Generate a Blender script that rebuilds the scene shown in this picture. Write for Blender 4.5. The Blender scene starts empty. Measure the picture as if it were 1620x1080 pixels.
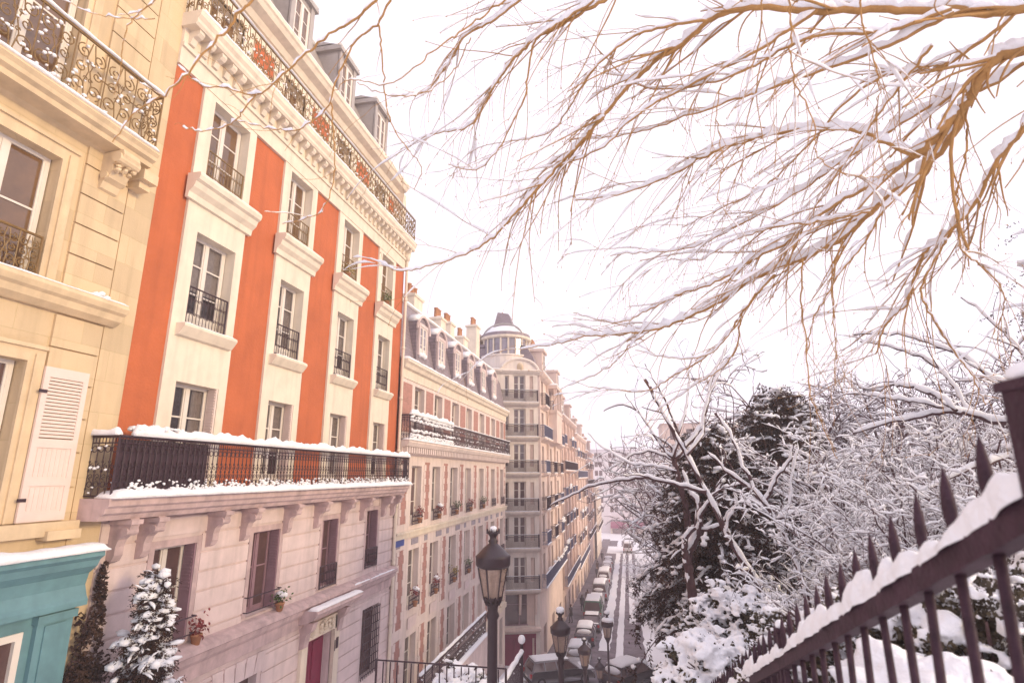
import bpy, math, random
import numpy as np
from mathutils import Vector, Matrix
R = math.radians
sc = bpy.context.scene
COL = sc.collection

# ------------------------------------------------------------------ camera
F = 877.0; YAW = R(11.4); PIT = R(13.5); CZ = 1.65
cd = bpy.data.cameras.new("camera"); cam = bpy.data.objects.new("camera", cd); COL.objects.link(cam)
cam.location = (0, 0, CZ); cam.rotation_euler = (R(90) + PIT, 0, YAW)
cd.sensor_width = 36; cd.lens = 36 * F / 1620; cd.clip_start = .05; cd.clip_end = 2000
cd.dof.use_dof = True; cd.dof.focus_distance = 20; cd.dof.aperture_fstop = cd.lens / 9.0
sc.camera = cam
# ------------------------------------------------------------------ world
SUN_EL = R(15); SUN_AZ = R(100)      # azimuth clockwise from +Y
w = bpy.data.worlds.new("World"); sc.world = w; w.use_nodes = True
nt = w.node_tree; bgn = nt.nodes["Background"]
sky = nt.nodes.new("ShaderNodeTexSky"); sky.sky_type = 'NISHITA'; sky.sun_disc = False
sky.sun_elevation = SUN_EL; sky.sun_rotation = SUN_AZ; sky.air_density = 1.0; sky.dust_density = 6.0; sky.ozone_density = 1.0
mx = nt.nodes.new("ShaderNodeMix"); mx.data_type = 'RGBA'; mx.inputs[0].default_value = .88
nt.links.new(sky.outputs[0], mx.inputs[6]); mx.inputs[7].default_value = (8.3, 7.75, 8.75, 1)   # the white overcast veil
nt.links.new(mx.outputs[2], bgn.inputs[0]); bgn.inputs[1].default_value = .13
# ------------------------------------------------------------------ sun
sd = bpy.data.lights.new("sun", 'SUN'); sd.energy = 2.0; sd.angle = R(12); sd.color = (1, .76, .42)
so = bpy.data.objects.new("sun", sd); COL.objects.link(so)
sdir = Vector((math.sin(SUN_AZ) * math.cos(SUN_EL), math.cos(SUN_AZ) * math.cos(SUN_EL), math.sin(SUN_EL)))
so.rotation_euler = sdir.to_track_quat('Z', 'Y').to_euler(); so.location = sdir * 60
sc.view_settings.view_transform = 'Standard'; sc.view_settings.look = 'None'; sc.view_settings.gamma = 1
sc.view_settings.exposure = 0.34
sc.render.engine = 'CYCLES'; sc.cycles.use_denoising = True
sc.cycles.max_bounces = 6; sc.cycles.diffuse_bounces = 4; sc.cycles.transparent_max_bounces = 8; sc.cycles.volume_bounces = 1

# ------------------------------------------------------------------ photo-to-space helpers (same camera)
fv = np.array([-math.sin(YAW) * math.cos(PIT), math.cos(YAW) * math.cos(PIT), math.sin(PIT)])
rv = np.array([math.cos(YAW), math.sin(YAW), 0.0]); uv = np.cross(rv, fv); C0 = np.array([0, 0, CZ])
def at(px, py, d):
    """a point seen at px,py and d metres ahead of the camera"""
    return C0 + (fv * F + rv * (px - 810) + uv * (540 - py)) * (d / F)

# ------------------------------------------------------------------ materials
MATS = {}
def mat(name, col, rough=.8, var=.12, scale=3.0, bump=.15, bscale=40., streak=0., metal=0., spec=.5, col2=None, brick=None, dist=.01):
    m = bpy.data.materials.new(name); m.use_nodes = True; t = m.node_tree; N = t.nodes; L = t.links
    b = N["Principled BSDF"]; b.inputs["Roughness"].default_value = rough; b.inputs["Metallic"].default_value = metal
    b.inputs["Specular IOR Level"].default_value = spec
    tc = N.new("ShaderNodeTexCoord")
    n1 = N.new("ShaderNodeTexNoise"); n1.inputs["Scale"].default_value = scale; n1.inputs["Detail"].default_value = 6; n1.inputs["Roughness"].default_value = .65
    L.new(tc.outputs["Object"], n1.inputs["Vector"])
    rp = N.new("ShaderNodeMapRange"); rp.inputs[1].default_value = .3; rp.inputs[2].default_value = .7
    L.new(n1.outputs[0], rp.inputs[0])
    c = np.array(col[:3]); lo = c * (1 - var); hi = np.minimum(c * (1 + var), .95) if col2 is None else np.array(col2)
    mm = N.new("ShaderNodeMix"); mm.data_type = 'RGBA'
    mm.inputs[6].default_value = (*lo, 1); mm.inputs[7].default_value = (*hi, 1)
    L.new(rp.outputs[0], mm.inputs[0]); out = mm.outputs[2]; hsrc = None
    if brick:
        mp = N.new("ShaderNodeMapping"); L.new(tc.outputs["Object"], mp.inputs[0]); mp.inputs["Rotation"].default_value = brick.get('rot', (0, 0, 0))
        sx = N.new("ShaderNodeSeparateXYZ"); L.new(mp.outputs[0], sx.inputs[0])
        ad = N.new("ShaderNodeMath"); ad.operation = 'ADD'; L.new(sx.outputs[0], ad.inputs[0]); L.new(sx.outputs[1], ad.inputs[1])
        cb = N.new("ShaderNodeCombineXYZ"); L.new(ad.outputs[0], cb.inputs[0]); L.new(sx.outputs[2], cb.inputs[1])
        bt = N.new("ShaderNodeTexBrick"); bt.inputs["Scale"].default_value = 1; bt.inputs["Brick Width"].default_value = brick['w']; bt.inputs["Row Height"].default_value = brick['h']
        bt.inputs["Mortar Size"].default_value = brick.get('m', .006); bt.inputs["Mortar Smooth"].default_value = .3
        bt.inputs["Color1"].default_value = (*np.minimum(c * 1.16, .9), 1); bt.inputs["Color2"].default_value = (*(c * .78), 1); bt.inputs["Mortar"].default_value = (*brick.get('mc', c * .6), 1)
        L.new(cb.outputs[0], bt.inputs["Vector"])
        m2 = N.new("ShaderNodeMix"); m2.data_type = 'RGBA'; m2.inputs[0].default_value = .6
        L.new(out, m2.inputs[6]); L.new(bt.outputs[0], m2.inputs[7]); out = m2.outputs[2]; hsrc = bt.outputs[1]
    if streak:
        mp = N.new("ShaderNodeMapping"); mp.inputs["Scale"].default_value = (3.2, 3.2, .25); L.new(tc.outputs["Object"], mp.inputs[0])
        n3 = N.new("ShaderNodeTexNoise"); n3.inputs["Scale"].default_value = 1.4; n3.inputs["Detail"].default_value = 7; L.new(mp.outputs[0], n3.inputs[0])
        r3 = N.new("ShaderNodeMapRange"); r3.inputs[1].default_value = .48; r3.inputs[2].default_value = .75; r3.inputs[4].default_value = streak; L.new(n3.outputs[0], r3.inputs[0])
        m3 = N.new("ShaderNodeMix"); m3.data_type = 'RGBA'; m3.inputs[7].default_value = (*(c * .45), 1); L.new(r3.outputs[0], m3.inputs[0]); L.new(out, m3.inputs[6]); out = m3.outputs[2]
    L.new(out, b.inputs["Base Color"])
    if bump:
        n2 = N.new("ShaderNodeTexNoise"); n2.inputs["Scale"].default_value = bscale; n2.inputs["Detail"].default_value = 5; L.new(tc.outputs["Object"], n2.inputs["Vector"])
        bp = N.new("ShaderNodeBump"); bp.inputs["Strength"].default_value = bump; bp.inputs["Distance"].default_value = dist; L.new(n2.outputs[0], bp.inputs["Height"])
        last = bp
        if hsrc is not None:
            b2 = N.new("ShaderNodeBump"); b2.invert = True; b2.inputs["Strength"].default_value = .5; b2.inputs["Distance"].default_value = .008
            L.new(hsrc, b2.inputs["Height"]); L.new(bp.outputs[0], b2.inputs["Normal"]); last = b2
        L.new(last.outputs[0], b.inputs["Normal"])
    MATS[name] = m; return m
M = MATS
mat('cream_stone', (.62, .475, .30), .85, .13, 1.6, .3, 45, .35, brick=dict(w=1.1, h=.55, m=.005, mc=np.array((.48, .38, .2))))
mat('cream_trim', (.66, .51, .33), .8, .12, 2.5, .25, 50, .3)
mat('orange_stucco', (.48, .125, .045), .9, .13, .8, .5, 22, .24, dist=.02)
mat('white_paint', (.74, .65, .53), .75, .08, 2.0, .15, 30, .28)
mat('white_stone', (.73, .63, .51), .8, .1, 2.0, .2, 35, .25)
mat('mauve_stone', (.67, .54, .52), .85, .12, 1.8, .3, 40, .35)  # violet shade tint of the lower storeys mixed into the stone colour
mat('mauve_trim', (.52, .385, .38), .8, .2, 3, .3, 40, .5)
mat('pink_stone', (.71, .59, .54), .85, .1, 1.5, .2, 30, .3)
mat('pale_stone', (.76, .67, .60), .85, .1, 1.2, .2, 30, .3)
mat('peach_stone', (.70, .55, .48), .85, .14, .8, .2, 20, .35)
mat('tan_stone', (.60, .44, .38), .85, .16, .8, .2, 20, .4)
mat('far_stone', (.74, .68, .68), .85, .07, .4, .0)
mat('red_brick', (.42, .20, .165), .85, .15, 4, .2, 60, .15, brick=dict(w=.24, h=.075, m=.008, mc=np.array((.42, .3, .26))))
mat('snow', (.87, .87, .90), .9, .03, 6, .6, 26, spec=.15, dist=.03)
mat('dark_iron', (.038, .016, .025), .5, .25, 12, .2, 60, spec=.5)
mat('warm_tint_iron', (.20, .115, .035), .5, .25, 12, .2, 60, spec=.5)  # dark iron, warm light tint of the upper storeys put into its colour
mat('blue_iron', (.12, .13, .21), .5, .2, 8, .0)
mat('fence_iron', (.048, .022, .034), .6, .35, 14, .5, 60, spec=.25)
mat('slate', (.25, .20, .22), .6, .25, 6, .2, 20, brick=dict(w=.3, h=.16, m=.01, mc=np.array((.09, .07, .08))))
mat('zinc', (.36, .32, .30), .45, .12, 3, .1, 20, spec=.5)
mat('terracotta', (.40, .18, .085), .8, .2, 6, .1, 30)
mat('window_paint', (.72, .66, .60), .5, .05, 5, .0)
mat('mauve_paint', (.27, .16, .19), .55, .12, 5, .1, 20)
mat('shutter_white', (.74, .60, .54), .6, .05, 4, .05, 20)
mat('curtain', (.62, .52, .47), .9, .2, 9, .0)
mat('teal_paint', (.13, .265, .30), .5, .14, 3, .1, 25, .2)
mat('crimson_paint', (.22, .012, .05), .45, .15, 4, .1, 20)
mat('unlit_room', (.035, .02, .025), .9, .1, 3, 0)
mat('asphalt', (.085, .06, .075), .7, .25, .9, .3, 25, col2=(.24, .20, .235))
mat('kerb_stone', (.25, .2, .22), .8, .2, 5, .2, 30)
mat('bark_warm_tint', (.42, .225, .075), .85, .25, 9, .5, 60, dist=.01)  # warm light tint over the top branches put into the bark colour
mat('bark_dark', (.075, .034, .038), .85, .3, 8, .5, 50, dist=.01)
mat('twig_dark', (.085, .038, .045), .85, .3, 8, 0)
mat('yew_leaf', (.055, .026, .032), .8, .5, 3, 0, spec=.15, col2=(.085, .048, .030))
mat('shrub_leaf', (.03, .02, .02), .7, .5, 4, 0, col2=(.085, .06, .025))
mat('leaf_green', (.06, .11, .02), .7, .4, 6, 0)
mat('lamp_paint', (.032, .015, .021), .4, .2, 10, .1, 40, spec=.6)
mat('rubber', (.02, .018, .02), .8, .1, 5, 0)
mat('car_white', (.66, .64, .66), .3, .05, 2, 0, spec=.6)
mat('car_silver', (.30, .29, .32), .3, .05, 2, 0, metal=.5)
mat('car_green', (.02, .13, .07), .3, .05, 2, 0, spec=.6)
mat('car_dark', (.04, .03, .045), .3, .1, 2, 0, spec=.6)
mat('car_red', (.22, .03, .04), .3, .1, 2, 0, spec=.6)
mat('tail_red', (.4, .01, .01), .3, .1, 2, 0)
mat('coat_dark', (.03, .025, .035), .9, .2, 6, 0)
mat('coat_brown', (.10, .05, .04), .9, .2, 6, 0)
mat('skin', (.5, .3, .22), .6, .05, 6, 0)
mat('awning_plum', (.30, .07, .14), .8, .1, 3, 0)
mat('enamel_blue', (.03, .07, .30), .4, .1, 3, 0)
mat('tile_grey', (.30, .26, .30), .6, .25, 10, 0)
def glassmat(name, col, rough=.06):
    m = mat(name, col, rough, .35, 1.3, .05, 1.5, spec=1.0, dist=.02); return m
glassmat('glass', (.10, .055, .052)); glassmat('glass_warm', (.14, .075, .035)); glassmat('glass_pale', (.22, .19, .23))
def lampglass():
    m = bpy.data.materials.new('lamp_glass'); m.use_nodes = True; b = m.node_tree.nodes["Principled BSDF"]
    b.inputs["Base Color"].default_value = (.42, .30, .24, 1); b.inputs["Roughness"].default_value = .25; b.inputs["Alpha"].default_value = .55
    n = m.node_tree.nodes.new("ShaderNodeTexNoise"); n.inputs["Scale"].default_value = 9
    r = m.node_tree.nodes.new("ShaderNodeMapRange"); r.inputs[3].default_value = .4; r.inputs[4].default_value = .85
    m.node_tree.links.new(n.outputs[0], r.inputs[0]); m.node_tree.links.new(r.outputs[0], b.inputs["Alpha"]); MATS['lamp_glass'] = m
lampglass()

# ------------------------------------------------------------------ mesh builder
def norm(a): return a / np.maximum(np.linalg.norm(a, axis=-1, keepdims=True), 1e-9)
class MB:
    def __init__(s): s.V = []; s.Q = []; s.P = []; s.n = 0
    def add(s, v, q=None, polys=None):
        v = np.asarray(v, float).reshape(-1, 3); s.V.append(v)
        if q is not None and len(q): s.Q.append(np.asarray(q, np.int64) + s.n)
        if polys: s.P += [[i + s.n for i in p] for p in polys]
        s.n += len(v)
    def box(s, x0, x1, y0, y1, z0, z1):
        if x0 > x1: x0, x1 = x1, x0
        if y0 > y1: y0, y1 = y1, y0
        if z0 > z1: z0, z1 = z1, z0
        v = [(x, y, z) for z in (z0, z1) for x, y in ((x0, y0), (x1, y0), (x1, y1), (x0, y1))]
        s.add(v, [(0, 3, 2, 1), (4, 5, 6, 7), (0, 1, 5, 4), (1, 2, 6, 5), (2, 3, 7, 6), (3, 0, 4, 7)]); return s
    def hexa(s, bot, top):
        s.add(list(bot) + list(top), [(0, 3, 2, 1), (4, 5, 6, 7), (0, 1, 5, 4), (1, 2, 6, 5), (2, 3, 7, 6), (3, 0, 4, 7)])
    def prism_u(s, prof, u0, u1):
        """profile [(y,z)] (any closed outline) extruded along x"""
        n = len(prof); v = [(u0, a, b) for a, b in prof] + [(u1, a, b) for a, b in prof]
        q = [(i, (i + 1) % n, (i + 1) % n + n, i + n) for i in range(n)]
        s.add(v, q, [list(range(n))[::-1], [i + n for i in range(n)]])
    def prism_y(s, prof, y0, y1):
        n = len(prof); v = [(a, y0, b) for a, b in prof] + [(a, y1, b) for a, b in prof]
        q = [(i, (i + 1) % n, (i + 1) % n + n, i + n) for i in range(n)]
        s.add(v, q, [list(range(n))[::-1], [i + n for i in range(n)]])
    def tubes(s, P, rad, sides=5, cap=False, squash=None):
        P = np.asarray(P, float)
        if P.ndim == 2: P = P[None]; rad = np.asarray(rad)[None] if np.ndim(rad) else np.full((1, P.shape[1]), rad)
        rad = np.broadcast_to(rad, P.shape[:2])
        K, N, _ = P.shape
        T = norm(np.gradient(P, axis=1)); ref = np.array([.31, .17, .93])
        A = np.cross(T, ref); bad = np.linalg.norm(A, axis=-1) < .15
        A[bad] = np.cross(T[bad], np.array([1., .1, 0])); A = norm(A); B = np.cross(T, A)
        an = np.arange(sides) * 2 * math.pi / sides
        ring = (A[:, :, None, :] * np.cos(an)[None, None, :, None] + B[:, :, None, :] * np.sin(an)[None, None, :, None]) * rad[:, :, None, None]
        if squash: ring = ring * np.array(squash)
        V = P[:, :, None, :] + ring
        k = np.arange(K)[:, None, None] * (N * sides); n = np.arange(N - 1)[None, :, None] * sides; j = np.arange(sides)[None, None, :]; j2 = (j + 1) % sides
        Q = np.stack([k + n + j, k + n + j2, k + n + sides + j2, k + n + sides + j], -1).reshape(-1, 4)
        pol = None
        if cap: pol = [[kk * N * sides + i for i in range(sides)][::-1] for kk in range(K)] + [[kk * N * sides + (N - 1) * sides + i for i in range(sides)] for kk in range(K)]
        s.add(V.reshape(-1, 3), Q, pol); return s
    def lathe(s, prof, seg=16, c=(0, 0, 0)):
        prof = np.array(prof, float); n = len(prof); a = np.arange(seg) * 2 * math.pi / seg
        V = np.stack([prof[:, None, 0] * np.cos(a) + c[0], prof[:, None, 0] * np.sin(a) + c[1], np.repeat(prof[:, 1:2], seg, 1) + c[2]], -1)
        Q = [(i * seg + j, i * seg + (j + 1) % seg, (i + 1) * seg + (j + 1) % seg, (i + 1) * seg + j) for i in range(n - 1) for j in range(seg)]
        s.add(V.reshape(-1, 3), Q, [list(range(seg))[::-1], [(n - 1) * seg + j for j in range(seg)]]); return s
    def blobs(s, C, rx, ry, rz, rng, rows=4, seg=6, jit=.22):
        C = np.asarray(C, float).reshape(-1, 3); K = len(C)
        if not K: return s
        th = np.linspace(.12, math.pi - .12, rows); ph = np.arange(seg) * 2 * math.pi / seg
        U = np.stack([np.sin(th)[:, None] * np.cos(ph), np.sin(th)[:, None] * np.sin(ph), np.repeat(np.cos(th)[:, None], seg, 1)], -1).reshape(-1, 3)
        S = np.stack([np.broadcast_to(rx, K), np.broadcast_to(ry, K), np.broadcast_to(rz, K)], -1)
        V = U[None] * S[:, None, :] * (1 + rng.uniform(-jit, jit, (K, len(U), 1)))
        an = rng.uniform(0, 6.28, K); c, n = np.cos(an)[:, None], np.sin(an)[:, None]
        V = np.stack([V[..., 0] * c - V[..., 1] * n, V[..., 0] * n + V[..., 1] * c, V[..., 2]], -1) + C[:, None, :]
        m = rows * seg; q = np.array([(i * seg + j, (i + 1) * seg + j, (i + 1) * seg + (j + 1) % seg, i * seg + (j + 1) % seg) for i in range(rows - 1) for j in range(seg)] + ([(0, 1, 2, 3), (0, 3, 4, 5)] if seg == 6 else []) + ([((rows - 1) * seg + 3, (rows - 1) * seg + 2, (rows - 1) * seg + 1, (rows - 1) * seg), ((rows - 1) * seg + 5, (rows - 1) * seg + 4, (rows - 1) * seg + 3, (rows - 1) * seg)] if seg == 6 else []))
        Q = (np.arange(K)[:, None, None] * m + q[None]).reshape(-1, 4)
        s.add(V.reshape(-1, 3), Q); return s
    def quads(s, V4):
        V4 = np.asarray(V4, float); K = len(V4)
        if K: s.add(V4.reshape(-1, 3), np.arange(K * 4).reshape(-1, 4))
        return s
    def snow(s, u0, u1, y0, y1, z, h, seed=0, step=.09, over=.02, lump=.35):
        """lumpy snow lying on a ledge"""
        n = max(3, int(abs(u1 - u0) / step) + 1); u = np.linspace(u0, u1, n); rr = np.random.RandomState(seed * 7 + 3)
        def nz(f, k):
            return sum(np.sin(u * f * (1 + .7 * i) + rr.uniform(0, 6.28)) / (1 + i * .5) for i in range(k)) / k
        hh = h * (1 + lump * nz(3.1, 4) + lump * .45 * nz(11., 3)); hh = np.maximum(hh, h * .3)
        e = np.minimum(1, np.minimum(np.arange(n), np.arange(n)[::-1]) / 1.5 + .35); hh = hh * e
        ov = over * (1 + .8 * nz(7., 3)); a = min(y0, y1) - ov; b = max(y0, y1) + .0 * ov; wd = b - a
        fr = [0, .0, .12, .38, .68, .92, 1, 1]; hz = [0, .45, .85, 1, .97, .8, .4, 0]
        jj = rr.uniform(-.06, .06, (n, 8)); jj[:, 0] = 0; jj[:, 7] = 0
        V = np.stack([np.repeat(u[:, None], 8, 1), a[:, None] + wd[:, None] * np.array(fr)[None] if np.ndim(wd) else 0, z + hh[:, None] * (np.array(hz)[None] + jj)], -1)
        Q = [(i * 8 + j, i * 8 + (j + 1) % 8, (i + 1) * 8 + (j + 1) % 8, (i + 1) * 8 + j) for i in range(n - 1) for j in range(8)]
        s.add(V.reshape(-1, 3), Q, [list(range(8))[::-1], [(n - 1) * 8 + j for j in range(8)]]); return s
    def rot(s, rz, org=(0, 0, 0)):
        c, n = math.cos(rz), math.sin(rz)
        s.V = [np.stack([v[:, 0] * c - v[:, 1] * n + org[0], v[:, 0] * n + v[:, 1] * c + org[1], v[:, 2] + org[2]], -1) for v in s.V]; return s
    def mesh(s, name, m, smooth=False, off=(0, 0, 0)):
        me = bpy.data.meshes.new(name)
        if not s.n:
            s.add([(0, 0, 0), (.001, 0, 0), (0, .001, 0), (0, 0, .001)], [(0, 1, 2, 3)])
        V = np.concatenate(s.V) - np.array(off); Q = np.concatenate(s.Q) if s.Q else np.zeros((0, 4), np.int64)
        li = Q.reshape(-1); st = np.arange(len(Q)) * 4
        if s.P:
            ext = np.concatenate([np.array(p) for p in s.P]); ln = np.array([len(p) for p in s.P]); st2 = len(li) + np.concatenate([[0], np.cumsum(ln)[:-1]])
            li = np.concatenate([li, ext]); st = np.concatenate([st, st2])
        me.vertices.add(len(V)); me.vertices.foreach_set("co", V.astype(np.float32).ravel())
        me.loops.add(len(li)); me.loops.foreach_set("vertex_index", li.astype(np.int32))
        me.polygons.add(len(st)); me.polygons.foreach_set("loop_start", st.astype(np.int32))
        me.update(calc_edges=True); me.validate()
        me.polygons.foreach_set("use_smooth", np.full(len(me.polygons), bool(smooth)))
        me.materials.append(M[m] if isinstance(m, str) else m)
        return me
    def build(s, name, m, parent=None, smooth=False, off=(0, 0, 0), label=None):
        o = bpy.data.objects.new(name, s.mesh(name, m, smooth, off)); COL.objects.link(o)
        if parent is not None: o.parent = parent
        if label: o['label'] = label
        return o

def thing(name, label, cat, loc=(0, 0, 0), group=None, rz=0):
    o = bpy.data.objects.new(name, None); COL.objects.link(o); o.location = loc; o.rotation_euler = (0, 0, rz); o.empty_display_size = .2
    o['label'] = label; o['category'] = cat
    if group: o['group'] = group
    return o
def tag(o, label, cat, group=None):
    o['label'] = label; o['category'] = cat
    if group: o['group'] = group
    return o
def copy_tree(o, parent=None):
    c = o.copy(); COL.objects.link(c); c.parent = parent
    for ch in list(o.children): copy_tree(ch, c)
    return c
def dup(o, loc, rz=0, label=None, s=None):
    c = copy_tree(o); c.location = loc; c.rotation_euler = (0, 0, rz)
    if label: c['label'] = label
    if s is not None: c.scale = (s, s, s) if np.isscalar(s) else s
    return c
def struct(mb, name, m, smooth=False):
    o = mb.build(name, m, smooth=smooth); o['kind'] = 'structure'; return o

# ------------------------------------------------------------------ building helper
class Bld:
    def __init__(s, name, label, cat, loc, group=None):
        s.loc = loc; s.root = thing(name, label, cat, loc, group); s.frame(0, 0, 0)
    def frame(s, ox, oy, rz): s.o = (ox, oy); s.rz = rz
    def part(s, name, mb, m, parent=None, label=None, smooth=False):
        mb.rot(s.rz, (s.o[0], s.o[1], 0)); return mb.build(name, m, parent or s.root, smooth, s.loc, label)
    def put(s, name, me, u, w_, z, parent=None):
        o = bpy.data.objects.new(name, me); COL.objects.link(o); o.parent = parent or s.root
        c, n = math.cos(s.rz), math.sin(s.rz)
        o.location = (u * c - w_ * n + s.o[0] - s.loc[0], u * n + w_ * c + s.o[1] - s.loc[1], z - s.loc[2]); o.rotation_euler = (0, 0, s.rz); return o
WC = {}
def win_mesh(wd, h, style, fm, gm):
    k = (round(wd, 2), round(h, 2), style, fm, gm)
    if k in WC: return WC[k]
    f = MB(); t = .068; d = .06
    f.box(-wd / 2, -wd / 2 + t, 0, d, 0, h).box(wd / 2 - t, wd / 2, 0, d, 0, h).box(-wd / 2 + t, wd / 2 - t, 0, d, h - t, h).box(-wd / 2 + t, wd / 2 - t, 0, d, 0, t)
    if style in ('french', 'tall'):
        f.box(-.05, .05, -.012, d, t, h - t)
        for sx in (-1, 1):
            a, b = (-wd / 2 + t, -.05) if sx < 0 else (.05, wd / 2 - t)
            f.box(a, a + .035, .008, d - .01, t, h - t).box(b - .035, b, .008, d - .01, t, h - t)
            f.box(a + .035, b - .035, .012, d - .012, t, t + (.28 if style == 'french' else .06))
            for q in ((.38, .69) if style == 'french' else (.55,)): f.box(a + .035, b - .035, .014, d - .014, h * q - .016, h * q + .016)
    elif style == 'pair':
        f.box(-.04, .04, -.01, d, t, h - t)
        f.box(-wd / 2 + t, -.04, .01, d - .01, h * .66 - .015, h * .66 + .015).box(.04, wd / 2 - t, .01, d - .01, h * .66 - .015, h * .66 + .015)
    p = MB(); p.box(-wd / 2 + .02, wd / 2 - .02, .03, .04, .02, h - .02)
    c = MB(); n = 15
    for sx in (-1, 1):
        x = np.linspace(0, wd * .27, n); y = .075 + .015 * np.sin(np.arange(n) * 1.9)
        xs = sx * (wd / 2 - .05 - x)
        for i in range(n - 1): c.quads([[(xs[i], y[i], .06), (xs[i + 1], y[i + 1], .06), (xs[i + 1], y[i + 1], h - .06), (xs[i], y[i], h - .06)]])
    WC[k] = (f.mesh('window', fm), p.mesh('pane', gm), c.mesh('curtain', 'curtain')); return WC[k]
def glass_clear():
    m = bpy.data.materials.new('glass_clear'); m.use_nodes = True; b = m.node_tree.nodes['Principled BSDF']; b.inputs['Base Color'].default_value = (.05, .04, .045, 1); b.inputs['Roughness'].default_value = .05; b.inputs['Alpha'].default_value = .32; b.inputs['Specular IOR Level'].default_value = 1; MATS['glass_clear'] = m
glass_clear()
def window(b, u0, u1, z0, z1, w_, style='french', fm='window_paint', gm='glass', curtain=False, name='window', shift=0):
    if curtain: gm = 'glass_clear'
    wk = int(abs(u0 * 7.3 + z0 * 3.1)) % 3
    a, p, c = win_mesh(u1 - u0, z1 - z0, style, fm, gm)
    o = b.put(name, a, (u0 + u1) / 2, w_, z0)
    q = bpy.data.objects.new('pane', p); COL.objects.link(q); q.parent = o
    if curtain:
        if wk == 1:
            kb = ('blind', round(u1 - u0, 2), round(z1 - z0, 2))
            if kb not in WC: m_ = MB(); wd, h = u1 - u0, z1 - z0; m_.box(-wd / 2 + .06, wd / 2 - .06, .07, .078, h * .42, h - .05); WC[kb] = m_.mesh('blind', 'curtain')
            c = WC[kb]
        q = bpy.data.objects.new('blind' if wk == 1 else 'curtain', c); COL.objects.link(q); q.parent = o
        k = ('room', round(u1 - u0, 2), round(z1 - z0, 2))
        if k not in WC: m_ = MB(); wd, h = u1 - u0, z1 - z0; m_.quads([[(-wd / 2, .10, 0), (wd / 2, .10, 0), (wd / 2, .10, h), (-wd / 2, .10, h)]]); WC[k] = m_.mesh('unlit_backing', 'unlit_room')  # dark sheet painted as the unlit room behind the curtain
        q = bpy.data.objects.new('unlit_backing', WC[k]); COL.objects.link(q); q.parent = o
    return o
def wallgrid(mb, U0, U1, Z0, Z1, ops, w_=0., rev=.25):
    us = sorted(set([U0, U1] + [o[0] for o in ops] + [o[1] for o in ops])); zs = sorted(set([Z0, Z1] + [o[2] for o in ops] + [o[3] for o in ops]))
    us = [u for u in us if U0 <= u <= U1]; zs = [z for z in zs if Z0 <= z <= Z1]
    for i in range(len(us) - 1):
        for j in range(len(zs) - 1):
            cu, cz = (us[i] + us[i + 1]) / 2, (zs[j] + zs[j + 1]) / 2
            if any(o[0] < cu < o[1] and o[2] < cz < o[3] for o in ops): continue
            mb.quads([[(us[i], w_, zs[j]), (us[i + 1], w_, zs[j]), (us[i + 1], w_, zs[j + 1]), (us[i], w_, zs[j + 1])]])
    for (a, c, d, e) in ops:
        r = w_ + rev
        mb.quads([[(a, w_, d), (a, w_, e), (a, r, e), (a, r, d)], [(c, w_, e), (c, w_, d), (c, r, d), (c, r, e)],
                  [(a, w_, e), (c, w_, e), (c, r, e), (a, r, e)], [(a, w_, d), (a, r, d), (c, r, d), (c, w_, d)]])
def shell(mb, U0, U1, Z0, Z1, w_, depth, gap=.3):
    """sides, top and back of the block behind a facade"""
    mb.quads([[(U0, w_, Z0), (U0, w_, Z1), (U0, w_ + depth, Z1), (U0, w_ + depth, Z0)], [(U1, w_, Z1), (U1, w_, Z0), (U1, w_ + depth, Z0), (U1, w_ + depth, Z1)],
              [(U0, w_ + depth, Z0), (U0, w_ + depth, Z1), (U1, w_ + depth, Z1), (U1, w_ + depth, Z0)], [(U0, w_, Z1), (U1, w_, Z1), (U1, w_ + depth, Z1), (U0, w_ + depth, Z1)]])
def reveal_back(mb, ops, w_):
    for (a, c, d, e) in ops: mb.box(a - .05, c + .05, w_, w_ + .05, d - .05, e + .05)

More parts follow.
